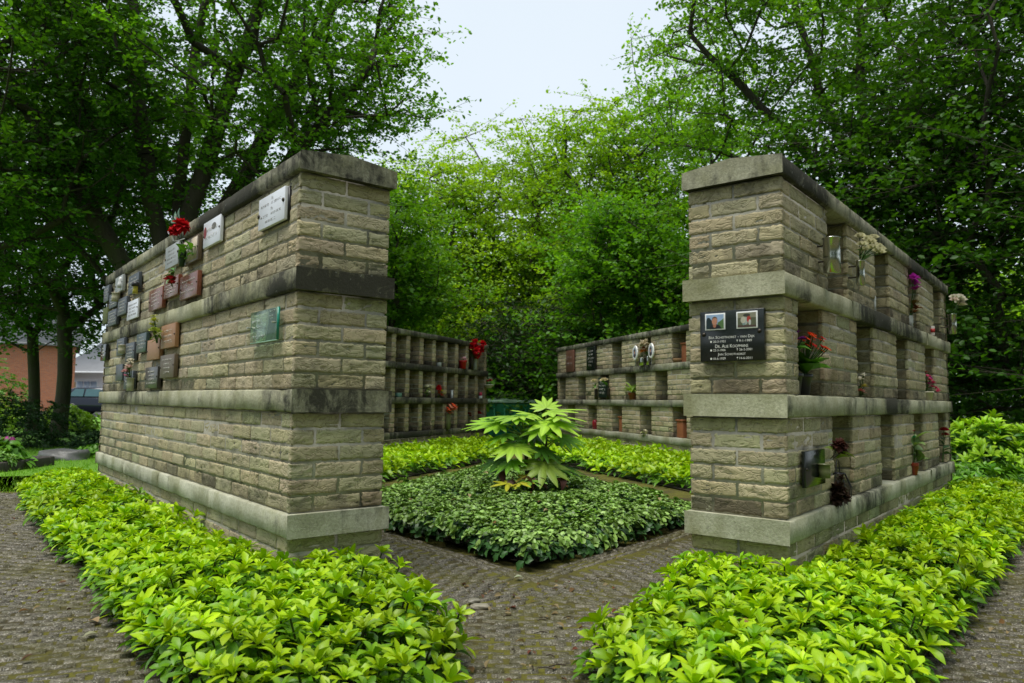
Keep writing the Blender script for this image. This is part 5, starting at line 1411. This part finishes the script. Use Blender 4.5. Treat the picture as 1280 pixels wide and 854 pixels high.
for s, lab, z in ((1.775, 'left white rose in a dark vase beside the slate plate', 0), (2.215, 'right white rose in a dark vase beside the slate plate', 0)):
    vase(lab.replace('white rose in a dark vase', 'slim dark vase'), WBR, s, .03, .7535, .026, .165, M_BRONZE)
    bunch(lab, WBR, s, .03, .91, [((0 if s < 2 else -.08), .03, .115, .062 if s < 2 else .075, (.78, .68, .45), 'rose')], leaves=5, leaf=.08, lcol=(.08, .2, .02), seed=int(s * 10))
pot('red brown pot with yellow green plant in a middle niche', WBR, 2.83, -.05, .7535, .06, .10, M_TC)
potted('spiky yellow green plant in the red brown pot', WBR, 2.83, -.05, .84, [(.02, .05, -.02, .035, (.6, .12, .08), 'small'), (-.02, .05, -.01, .03, (.5, .3, .2), 'small')], 22, .20, .035, (.20, .33, .03), 23)
lathe_thing('grave_candle', 'red glass grave candle in a low niche of the pier wall', 'candle', WBR.W(1.46, -.10, .2925), [(0, 0), (.045, 0), (.05, .10), (.045, .13), (.02, .15), (0, .15)], plain('red_glass', (.32, .012, .03), .15))
box_thing('terracotta_urn', 'short terracotta urn in a low niche of the pier wall', 'urn', WBR, 2.42, -.10, .2925, .085, .085, .20, M_TC)
bunch('pale withered flowers lying on the lowest slab', WBR, 3.27, .0, .293, [(-.05, .01, .02, .04, (.55, .52, .33), 'small'), (.03, .01, .035, .045, (.6, .56, .38), 'small'), (.08, .02, .015, .035, (.5, .5, .25), 'small'), (0, .03, .02, .03, (.4, .42, .2), 'small')], leaves=5, leaf=.05, lcol=(.2, .25, .08), seed=43)
box_thing('terracotta_lantern', 'brown terracotta lantern in the last visible low niche', 'lantern', WBR, 4.09, -.10, .2925, .14, .12, .20, M_TC)
# ------------------------------------------------------------------ the big leaved plant in the centre bed
def palmate(L, n, r, droop):
    V, F, C = [], [], []; off = 0
    for k in range(n):
        a = (k - (n - 1) / 2) * (math.radians(215) / (n - 1))
        l = L * (1 - .42 * (abs(a) / 2.05) ** 1.6) * r.uniform(.92, 1.06)
        nx = 8; t = np.linspace(0, 1, nx + 1)
        wd = L * .122 * np.where(t < .45, .50 + .50 * np.sin(t / .45 * PI / 2), np.cos((t - .45) / .55 * PI / 2) ** .8) ; wd[-1] = .002
        zz = -droop * .6 * L * (t ** 2.2) + .02 * L * math.cos(3 * a)
        v = []
        for i in range(nx + 1):
            for sx in (-1, -.5, 0, .5, 1):
                v.append((sx * wd[i], l * t[i], zz[i] - .10 * wd[i] * (abs(sx) - .3) + (.012 * L if abs(sx) == .5 else 0) + .0006 * k))
        v = np.array(v) @ rotm((0, 0, 1), a).T
        f = [(i*5+j, i*5+j+1, (i+1)*5+j+1, (i+1)*5+j) for i in range(nx) for j in range(4)]
        V.append(v); F.append(np.array(f) + off); off += len(v)
        c = np.ones((len(v), 3)); c[2::5] *= 1.25; C.append(c)
    return np.vstack(V), np.vstack(F), np.vstack(C)
r = np.random.default_rng(5)
fb = np.array((.13, 5.25, .0))
ft = empty('fatsia', fb, 0, 'big hand leaved shrub standing alone in the middle of the ivy bed', 'shrub')
ms = MB()
ms.tube([(0, 0, 0), (.0, .0, .12), (-.015, .0, .28), (-.02, .0, .40), (-.03, 0, .52)], [.02, .019, .016, .012, .008], 8, (.09, .075, .035))
ms.tube([(.02, .02, .05), (.10, .02, .22), (.12, .03, .38), (.12, .03, .55)], [.015, .013, .01, .008], 8, (.08, .07, .03))
ms.build('stem', M_V, ft, smooth=True)
YF = (.26, .48, .03); YG_ = (.34, .55, .045); DK = (.06, .16, .02); MD = (.16, .36, .03)
FL = [((-.22, -.05, .605), (-1, -.15, 0), .21, .30, YF), ((-.15, -.02, .655), (-.75, -.55, .0), .20, .35, YF), ((-.05, .05, .665), (.1, .8, .05), .20, .3, MD), ((-.06, -.10, .66), (.1, -.9, 0), .17, .5, YG_),
      ((.15, .0, .70), (.95, -.15, .12), .23, .30, YG_), ((.12, .05, .73), (-.1, .6, .5), .14, .2, YG_), ((.13, -.10, .625), (.55, -.8, -.30), .25, .45, YG_),
      ((-.10, -.15, .44), (-.25, -.9, -.45), .20, .5, YG_), ((-.06, -.05, .46), (-.9, -.1, .0), .16, .3, MD), ((.10, -.17, .31), (.15, -.8, -.75), .22, .35, (.24, .36, .04)),
      ((.20, -.05, .27), (.9, -.4, -.2), .17, .4, MD), ((.24, .06, .26), (1, .1, -.25), .17, .4, DK), ((-.20, -.02, .33), (-.8, -.3, -.5), .20, .4, DK), ((-.16, .08, .24), (-1, .3, -.3), .17, .4, DK),
      ((.19, .12, .46), (.8, .5, -.5), .18, .4, DK), ((.21, .10, .62), (.7, .8, 0), .20, .3, MD), ((-.22, .10, .60), (-.7, .7, 0), .19, .3, MD), ((-.30, .02, .585), (-.9, .3, -.1), .17, .3, YF), ((-.10, -.12, .645), (-.5, -.8, -.1), .18, .4, YF), ((.02, -.06, .675), (-.4, -.3, .1), .16, .3, YG_), ((.20, -.12, .66), (.9, -.6, -.05), .19, .4, YG_), ((.06, -.14, .57), (.2, -.9, -.45), .18, .4, YF), ((.24, .0, .50), (1, -.2, -.4), .18, .4, MD), ((-.16, -.08, .52), (-.8, -.5, -.35), .17, .4, MD), ((.02, -.20, .22), (-.2, -.9, -.4), .15, .4, MD), ((-.12, -.14, .32), (-.5, -.8, -.5), .17, .4, MD), ((.12, .2, .35), (.2, .9, -.3), .18, .4, DK), ((.08, -.12, .42), (.5, -.7, -.5), .17, .4, DK),
      ((.04, -.02, .52), (.3, -.7, -.3), .15, .4, DK), ((.0, -.03, .50), (-.5, -.7, -.35), .16, .4, MD)]
for (p, d, L, dr, c) in FL:
    v, f, cc = palmate(L * 1.06, int(r.integers(7, 10)), r, dr * .55)
    p = np.array(p); d = np.array(d, float)
    B = basis(np.array([.15 * d[0], -.25, 1.0]) + r.normal(0, .1, 3), d)
    mb = MB(); mb.add(v @ B.T + p, f, np.clip(cc * np.array(c) * r.uniform(.9, 1.1), 0, 1))
    a0 = np.array([-.03, 0, min(.5, p[2] - .08)]) if p[0] < .08 else np.array([.12, .03, min(.52, p[2] - .07)])
    mid = (a0 + p) / 2 + np.array([0, 0, .015]); mb.tube([a0, mid, p], .005, 6, (.20, .28, .05))
    mb.build('leaf', M_LEAF, ft, smooth=True)
for p, d, L, c in (((-.14, -.26, .17), (-.8, -.5, -.05), .13, (.42, .42, .03)), ((-.06, -.28, .175), (.5, -.8, -.05), .12, (.44, .43, .03)), ((-.03, -.2, .22), (.1, -.7, -.6), .10, (.42, .36, .03))):
    v, f, cc = palmate(L, 5, r, .2); mb = MB(); mb.add(v @ basis((0, -.4, 1), d).T + np.array(p), f, cc * np.array(c)); o = mb.build('leaf', M_LEAF, ft, smooth=True); o['label'] = 'yellowed low leaf'
for p, d, c in (((-.13, -.18, .26), (-.3, -.3, -.9), (.07, .03, .025)), ((-.05, -.24, .20), (.6, -.4, -.4), (.14, .07, .055)), ((.02, -.24, .18), (.8, -.3, -.3), (.10, .05, .04)), ((.17, -.18, .20), (.4, -.5, -.6), (.09, .04, .03)), ((-.10, -.20, .20), (.2, -.8, -.4), (.16, .10, .08))):
    v, f = leaf_grid(.11, .06, 6, .8, .6); mb = MB(); mb.add(v @ basis(r.normal(0, .5, 3) + np.array([0, -.6, .6]), d).T + np.array(p), f, c); o = mb.build('dead_leaf', M_PETAL, ft, smooth=True)

ft.scale = (1.04, 1.0, .92)
# ------------------------------------------------------------------ shrubs
def bush(name, label, base, rx, ry, h, n, variants, c=1.0, group=None, cat='shrub', zmin=.05, mat=None, fill=None):
    root = empty(name, base, 0, label, cat, group)
    r_ = rng
    d = r_.normal(0, 1, (n, 3)); d /= np.linalg.norm(d, axis=1)[:, None]; d[:, 2] = np.abs(d[:, 2])
    q = .55 + .45 * r_.random(n) ** .5
    P = d * q[:, None] * np.array([rx, ry, h]) * (1 + .12 * np.sin(d[:, :1] * 7 + d[:, 1:2] * 9)); P[:, 2] = np.maximum(P[:, 2], zmin)
    mb = MB(); tilt = np.clip(d[:, :2] * .7, -.8, .8)
    scatter(mb, variants, P, r_.uniform(0, 6.28, n), r_.uniform(.8, 1.25, n), tilt, c * (1 + r_.normal(0, .14, n)))
    mb.build('foliage', mat or M_LEAF, root, smooth=True)
    ms = MB()
    for k in range(min(14, n // 12)):
        ms.tube([(0, 0, -.02), P[k] * np.array([.5, .5, .45]), P[k] * .95], [.012, .008, .004], 5)
    ms.build('stems', M_BARK, root)
    return root
r = np.random.default_rng(9)
rho = [rosette(9, .115, .036, 4, 75, 15, (.20, .40, .014), (.36, .58, .03), r, lower=4, lowcol=(.05, .15, .012)) for _ in range(6)]
drk = [rosette(8, .07, .02, 3, 70, -10, (.012, .04, .010), (.03, .085, .014), r) for _ in range(5)]
mid_ = [rosette(8, .09, .035, 3, 60, 0, (.05, .16, .012), (.14, .32, .02), r) for _ in range(5)]
yel = [rosette(8, .11, .04, 3, 60, 0, (.18, .34, .015), (.30, .46, .03), r) for _ in range(5)]
bush('rhododendron', 'bright fresh leaved rhododendron at the right edge beyond the niche wall', (5.25, 7.9, -.03), .95, .7, .58, 330, rho)
bush('low_shrub', 'low straggling green shrub at the foot of the right hand rhododendron', (4.35, 6.9, -.03), .55, .35, .2, 120, mid_)
bush('conifer_mound', 'wide dark green conifer mound behind the flower bed', (-7.4, 10.3, -.03), 1.2, 1.0, .80, 900, drk)
bush('conifer_mound', 'low dark green cushion shrub on the lawn before the parked car', (-11.9, 19.0, -.1), .8, .7, .36, 420, drk)
bush('low_shrub', 'small dark shrub beside the far end of the wall with plaques', (-5.95, 10.4, -.03), .3, .3, .26, 110, drk)
bush('low_shrub', 'small rounded green shrub near the flat boulder', (-5.1, 8.95, -.03), .2, .24, .13, 60, mid_)
bush('yellow_shrub', 'yellow green shrub beneath the trees at the left edge', (-11.9, 16.4, -.08), 1.1, .9, .75, 330, yel)
bush('yellow_shrub', 'small yellow green shrub next to the slim dark tree', (-9.9, 16.2, -.08), .7, .6, .55, 220, yel)
bush('laurel_shrub', 'tall mid green shrub at the far left edge', (-12.8, 17.8, -.08), 1.0, .8, 1.6, 420, mid_)

# flower bed with stone kerb on the lawn
gb = empty('grave_bed', (-5.6, 7.35, -.02), 0, 'raised flower bed with dark stone edging on the lawn', 'flower bed')
mk = plain('dark_edging_stone', (.06, .05, .045), .8, vary=.4, scale=12, bmp=.4)
for a, b in (((-1.4, -.42, 0), (.75, -.34, .10)), ((-1.4, .34, 0), (.75, .42, .10)), ((.67, -.338, 0), (.749, .338, .098))):
    mb = MB(); mb.box(a, b); mb.build('edging', mk, gb, bevel=.012)
mb = MB(); mb.box((-1.4, -.338, 0), (.668, .338, .07)); mb.build('soil', M_SOIL, gb)
hyd = [rosette(9, .11, .055, 4, 60, -5, (.06, .18, .014), (.14, .33, .03), r, lower=3) for _ in range(5)]
for k, (x, y, h, lab) in enumerate(((-5.16, 7.3, .20, 'pink flowered leafy plant at the right of the flower bed'), (-5.75, 7.4, .25, 'pink flowered leafy plant at the left of the flower bed'))):
    hb_ = bush('hydrangea', lab, (x, y, .04), .24, .22, h, 55, hyd, group='pink flowering plants in the bed', zmin=.03)
    for j in range(4):
        mb = MB(); c = (r.uniform(-.18, .18), r.uniform(-.2, .05), h + r.uniform(.02, .07))
        for q in range(40):
            d = r.normal(0, 1, 3); d /= np.linalg.norm(d); d[2] = abs(d[2]) * .5
            v, f = leaf_grid(.035, .03, 2, .1, .1, shape='o'); mb.add(v @ basis(d + np.array([0, 0, .3]), np.cross(d, r.normal(0, 1, 3))).T + np.array(c) + d * np.array([.055, .045, .03]), f, np.array((.62, .12, .42)) * r.uniform(.7, 1.2))
        mb.build('flower_head', M_PETAL, hb_)
bush('bedding_plant', 'small pale green bedding plant beside the white label stick', (-4.98, 7.1, .04), .13, .14, .13, 40, [rosette(8, .06, .02, 3, 60, 0, (.14, .30, .05), (.25, .42, .1), r) for _ in range(3)])
mb = MB(); mb.box((-.022, -.006, 0), (.022, .006, .14)); o = mb.build('plant_label', plain('white_plastic', (.75, .78, .8), .4), bevel=.002); o.location = (-4.93, 6.99, .045); tag(o, 'small white plant label stuck in the flower bed', 'label')
def boulder(name, label, loc, sx, sy, sz, col, seed, rz=0, sub=4):
    import bmesh
    bm = bmesh.new(); bmesh.ops.create_icosphere(bm, subdivisions=sub, radius=1)
    rr = np.random.default_rng(seed); ph = rr.uniform(0, 6, 9)
    for v in bm.verts:
        p = v.co
        d = 1 + .12 * math.sin(3*p.x + ph[0]) * math.sin(2.5*p.y + ph[1]) + .07 * math.sin(6*p.z + ph[2] + 4*p.x) + .03 * math.sin(13*p.x + ph[3]) * math.sin(11*p.y + ph[4])
        q = p * d; q.z = max(-.5, min(q.z, .62 + .05 * math.sin(5 * q.x + ph[5])))
        v.co = (q.x * sx, q.y * sy, q.z * sz)
    me = bpy.data.meshes.new(name); bm.to_mesh(me); bm.free()
    for p in me.polygons: p.use_smooth = True
    ca = me.color_attributes.new('Col', 'FLOAT_COLOR', 'POINT'); ca.data.foreach_set('color', np.tile(np.append(col, 1), len(me.vertices)).astype(np.float32))
    o = bpy.data.objects.new(name, me); COL.objects.link(o); me.materials.append(M_STONE); o.location = loc; o.rotation_euler[2] = rz
    return tag(o, label, 'stone')
boulder('boulder', 'flat grey boulder lying on the lawn by the flower bed', (-5.22, 8.5, .0), .29, .22, .15, (.15, .145, .14), 1, .2)
boulder('cobble', 'pale rounded stone at the path edge beside the left ground cover', (-.10, 2.57, .005), .038, .020, .014, (.30, .27, .20), 2, .1, 3)
boulder('cobble', 'smaller pale stone behind the rounded stone on the path', (-.125, 2.64, .005), .026, .015, .011, (.24, .22, .17), 3, .5, 3)
for k, (x, y, z, s, lab) in enumerate(((-1.30, 2.35, .006, .05, 'large curled dry leaf on the left path beside the ground cover'), (-1.24, 2.24, .006, .038, 'pale dry leaf flat on the left path'), (.60, 1.95, .15, .045, 'brown dry leaf caught in the right ground cover'), (.02, 2.98, .008, .04, 'pale green fallen leaf at the front corner of the ivy bed'))):
    v, f = leaf_grid(s, s * .62, 8, .22, .3, .12, shape='o'); mb = MB(); mb.add(v @ rotm((0, 0, 1), 1.0 + k * 1.3).T, f, [(.38, .27, .15), (.33, .33, .20), (.26, .15, .06), (.38, .42, .26)][k])
    o = mb.build('dry_leaf', M_PETAL, smooth=True); o.location = (x, y, z); tag(o, lab, 'leaf')

# ------------------------------------------------------------------ green container between the rear walls
gr = plain('green_plastic', (.02, .22, .10), .45, vary=.1)
bn = empty('waste_container', (-.05, 14.3, -.06), .06, 'dark green waste container with pale lid between the rear walls', 'container')
mb = MB(); prof = [(.40, .33, .10), (.47, .38, .70), (.48, .39, .74)]
V = []
for hx, hy, z in prof: V += [(-hx, -hy, z), (hx, -hy, z), (hx, hy, z), (-hx, hy, z)]
mb.add(V, [(i*4+j, i*4+(j+1) % 4, (i+1)*4+(j+1) % 4, (i+1)*4+j) for i in range(2) for j in range(4)] + [(3, 2, 1, 0), (8, 9, 10, 11)])
mb.build('body', gr, bn, bevel=.02)
mb = MB()
for i, x in enumerate(np.linspace(-.30, .30, 4)): mb.box((x - .02, -.41, .16), (x + .02, -.37 + .0, .64))
mb.build('rib', gr, bn, bevel=.008)
lm = plain('pale_green_lid', (.30, .46, .33), .5, vary=.15)
mb = MB(); n = 12
V = []; 
for i in range(n + 1):
    y = -.42 + .84 * i / n; z = .765 + .06 * math.sin(PI * i / n)
    V += [(-.52, y, z), (-.01, y, z + .006), (.01, y, z + .006), (.52, y, z)]
mb.add(V, [(i*4+j, i*4+j+1, (i+1)*4+j+1, (i+1)*4+j) for i in range(n) for j in range(3)])
mb.box((-.52, -.435, .742), (.52, -.40, .79)); mb.build('lid', lm, bn, bevel=.008)
mb = MB(); mb.tube([(-.34, .46, .70), (.34, .46, .70)], .015, 8); mb.tube([(-.34, .38, .68), (-.34, .46, .70)], .013, 8); mb.tube([(.34, .38, .68), (.34, .46, .70)], .013, 8); mb.build('handle', gr, bn, smooth=True)
for x in (-.34, .34):
    mb = MB(); mb.lathe([(0, -.03), (.08, -.03), (.095, -.015), (.095, .015), (.08, .03), (0, .03)], 18); o = mb.build('wheel', M_POT, bn, smooth=True); o.matrix_local = Matrix.Translation((x, .30, .095)) @ Matrix.Rotation(PI/2, 4, 'Y')

# ------------------------------------------------------------------ parked car
gy = float(terrain(0, 38)) + .026
car = empty('parked_car', (-21.6, 38.6, gy), 0, 'dark blue black hatchback parked on the road beyond the lawn', 'car')
paint = plain('dark_blue_paint', (.008, .012, .022), .12, .3, vary=.05, spec=.6)
cg = plain('tinted_window', (.03, .09, .10), .06, vary=.2, spec=.8)
def loft(mb, st, col=(1, 1, 1)):
    """stations (x, halfwidth bottom, halfwidth top, z0, z1): rounded box sections lofted along x"""
    k = 10; V = []
    for x, wb_, wt, z0, z1 in st:
        V += [(x, -wb_*.92, z0), (x, -wb_, z0+.10*(z1-z0)), (x, -(wb_+wt)/2*1.01, (z0+z1)/2), (x, -wt, z1-.08*(z1-z0)), (x, -wt*.9, z1), (x, wt*.9, z1), (x, wt, z1-.08*(z1-z0)), (x, (wb_+wt)/2*1.01, (z0+z1)/2), (x, wb_, z0+.10*(z1-z0)), (x, wb_*.92, z0)]
    n = len(st)
    mb.add(V, [(i*k+j, i*k+(j+1) % k, (i+1)*k+(j+1) % k, (i+1)*k+j) for i in range(n-1) for j in range(k)]); mb.add(V, [tuple(range(k))[::-1]]); mb.add(V, [tuple(range((n-1)*k, n*k))])
mb = MB(); loft(mb, [(-2.10, .70, .66, .42, .78), (-2.02, .80, .78, .28, .92), (-1.6, .86, .82, .20, .97), (-.6, .87, .84, .18, .96), (.6, .87, .84, .18, .94), (1.3, .86, .80, .20, .90), (1.9, .82, .74, .22, .80), (2.10, .70, .62, .34, .68)])
mb.build('body', paint, car, smooth=True)
mb = MB(); loft(mb, [(-2.0, .76, .70, .90, .95), (-1.62, .78, .62, .90, 1.36), (-1.2, .80, .62, .90, 1.46), (.2, .80, .62, .90, 1.46), (.55, .80, .62, .90, 1.38), (1.25, .78, .72, .88, .93)])
mb.build('cabin', paint, car, smooth=True)
for sy in (-1, 1):
    for (x0, x1, x2, x3) in ((-1.55, -.75, -.78, -1.25), (-.68, .10, .06, -.68), (.17, .95, .40, .14)):
        mb = MB(); mb.add([(x0, sy * .803, .985), (x1, sy * .807, .985), (x2, sy * .655, 1.37), (x3, sy * .655, 1.37)], [(0, 1, 2, 3)]); mb.build('window', cg, car)
mb = MB(); mb.add([(-1.99, -.60, 1.0), (-1.99, .60, 1.0), (-1.69, .52, 1.34), (-1.69, -.52, 1.34)], [(0, 1, 2, 3)]); mb.build('rear_window', cg, car)
for x in (-1.28, 1.32):
    for sy in (-1, 1):
        mb = MB(); mb.lathe([(.2, -.1), (.30, -.1), (.315, -.06), (.315, .06), (.30, .1), (.2, .1)], 26); wh = mb.build('wheel', M_POT, car, smooth=True); wh.matrix_local = Matrix.Translation((x, sy * .80, .31)) @ Matrix.Rotation(PI/2, 4, 'X')
        mb = MB(); mb.lathe([(0, -.085), (.06, -.092), (.19, -.085), (.205, -.07), (.205, .07), (.19, .085), (.06, .092), (0, .085)], 22); mb.build('rim', plain('alloy', (.4, .42, .42), .3, .8), wh, smooth=True)
for sy in (-1, 1):
    mb = MB(); mb.box((-2.085, sy * .62 - .13, .74), (-1.93, sy * .62 + .13 + .0, .92)); mb.build('tail_light', plain('red_lens', (.35, .01, .01), .15), car, bevel=.02)
mb = MB(); mb.box((-2.16, -.70, .36), (-2.02, .70, .50)); mb.build('bumper', paint, car, bevel=.03)

# ------------------------------------------------------------------ buildings beyond the road
def brickwall_mat():
    m, nt, b, out = nodemat('red_brick_wall')
    tc_ = N(nt, 'ShaderNodeTexCoord'); mp = N(nt, 'ShaderNodeMapping'); mp.inputs['Rotation'].default_value = (PI/2, 0, 0)
    nt.links.new(tc_.outputs['Object'], mp.inputs[0])
    br = N(nt, 'ShaderNodeTexBrick'); br.inputs['Scale'].default_value = 1; br.inputs['Brick Width'].default_value = .22; br.inputs['Row Height'].default_value = .0625; br.inputs['Mortar Size'].default_value = .008
    br.inputs['Color1'].default_value = (.55, .17, .06, 1); br.inputs['Color2'].default_value = (.42, .12, .05, 1); br.inputs['Mortar'].default_value = (.35, .28, .22, 1)
    nt.links.new(mp.outputs[0], br.inputs['Vector']); nt.links.new(br.outputs[0], b.inputs['Base Color']); b.inputs['Roughness'].default_value = .9
    return m
bz = -.3
bb = empty('brick_building', (-36.05, 46.3, bz), math.radians(32), 'plain red brick building wall behind the two tree trunks', 'building')
mb = MB(); mb.add([(-10, 0, 0), (6.9, 0, 0), (6.9, 0, 4.6), (-10, 0, 4.6), (-10, 9, 0), (6.9, 9, 0), (6.9, 9, 4.6), (-10, 9, 4.6), (6.9, 4.5, 7.2), (-10, 4.5, 7.2)], [(0, 1, 2, 3), (5, 4, 7, 6)]); mb.add([(6.9, 0, 0), (6.9, 9, 0), (6.9, 9, 4.6), (6.9, 4.5, 7.2), (6.9, 0, 4.6)], [(0, 1, 2, 3, 4)]); mb.add([(-10, 0, 0), (-10, 9, 0), (-10, 9, 4.6), (-10, 4.5, 7.2), (-10, 0, 4.6)], [(4, 3, 2, 1, 0)])
mb.build('wall', brickwall_mat(), bb)
rt = plain('grey_roof_tile', (.12, .125, .13), .7, vary=.25, scale=3)
mb = MB()
for y0, y1, z0, z1 in ((-.4, 4.5, 4.45, 7.25), (9.4, 4.5, 4.45, 7.25)):
    mb.add([(-10.4, y0, z0), (7.3, y0, z0), (7.3, y1, z1), (-10.4, y1, z1), (-10.4, y0, z0+.15), (7.3, y0, z0+.15), (7.3, y1, z1+.15), (-10.4, y1, z1+.15)], [(0, 1, 2, 3), (4, 5, 6, 7), (0, 1, 5, 4), (1, 2, 6, 5), (0, 3, 7, 4)])
mb.build('roof', rt, bb)
mb = MB(); mb.box((-10.4, -.52, 4.42), (7.3, -.40, 4.58)); mb.build('gutter', plain('grey_gutter', (.3, .3, .3), .5), bb)
wh_ = empty('white_house', (-33.0, 60, bz), 0, 'white house with grey pitched roof beyond the parked car', 'house')
ww = plain('white_render', (.74, .79, .86), .8, vary=.06, scale=2)
mb = MB(); mb.box((-4.2, 0, 0), (9, 7, 3.05)); mb.build('wall', ww, wh_)
mb = MB(); mb.box((-4.3, -.03, .9), (-3.0, -.004, 2.2)); mb.build('side_panel', plain('sand_render', (.55, .42, .25), .8), wh_)
for k in range(4):
    x = -2.2 + k * 2.6
    fr = MB(); fr.box((x - .9, -.06, .9), (x + .9, -.002, 2.35)); f_ = fr.build('window', plain('white_window_frame', (.75, .78, .82), .4), wh_)
    for a, b in ((-.80, -.30), (-.24, .26), (.32, .82)):
        g_ = MB(); g_.box((x + a, -.075, 1.0), (x + b, -.062, 2.25)); g_.build('pane', plain('window_glass', (.30, .38, .50), .08, vary=.2, spec=.8), f_)
mb = MB()
mb.add([(-4.7, -.5, 2.95), (9.4, -.5, 2.95), (9.4, 3.5, 5.6), (-3.2, 3.5, 5.6), (-4.7, -.5, 3.1), (9.4, -.5, 3.1), (9.4, 3.5, 5.75), (-3.2, 3.5, 5.75), (-4.7, 7.5, 2.95), (9.4, 7.5, 2.95)], [(0, 1, 2, 3), (4, 5, 6, 7), (0, 1, 5, 4), (0, 3, 7, 4), (8, 9, 6, 7), (8, 7, 4)])
mb.build('roof', plain('pale_grey_roof', (.42, .43, .45), .7, vary=.15, scale=2), wh_)
mb = MB(); mb.box((-4.7, -.62, 2.9), (9.4, -.505, 3.06)); mb.build('gutter', plain('white_gutter', (.7, .74, .78), .5), wh_)
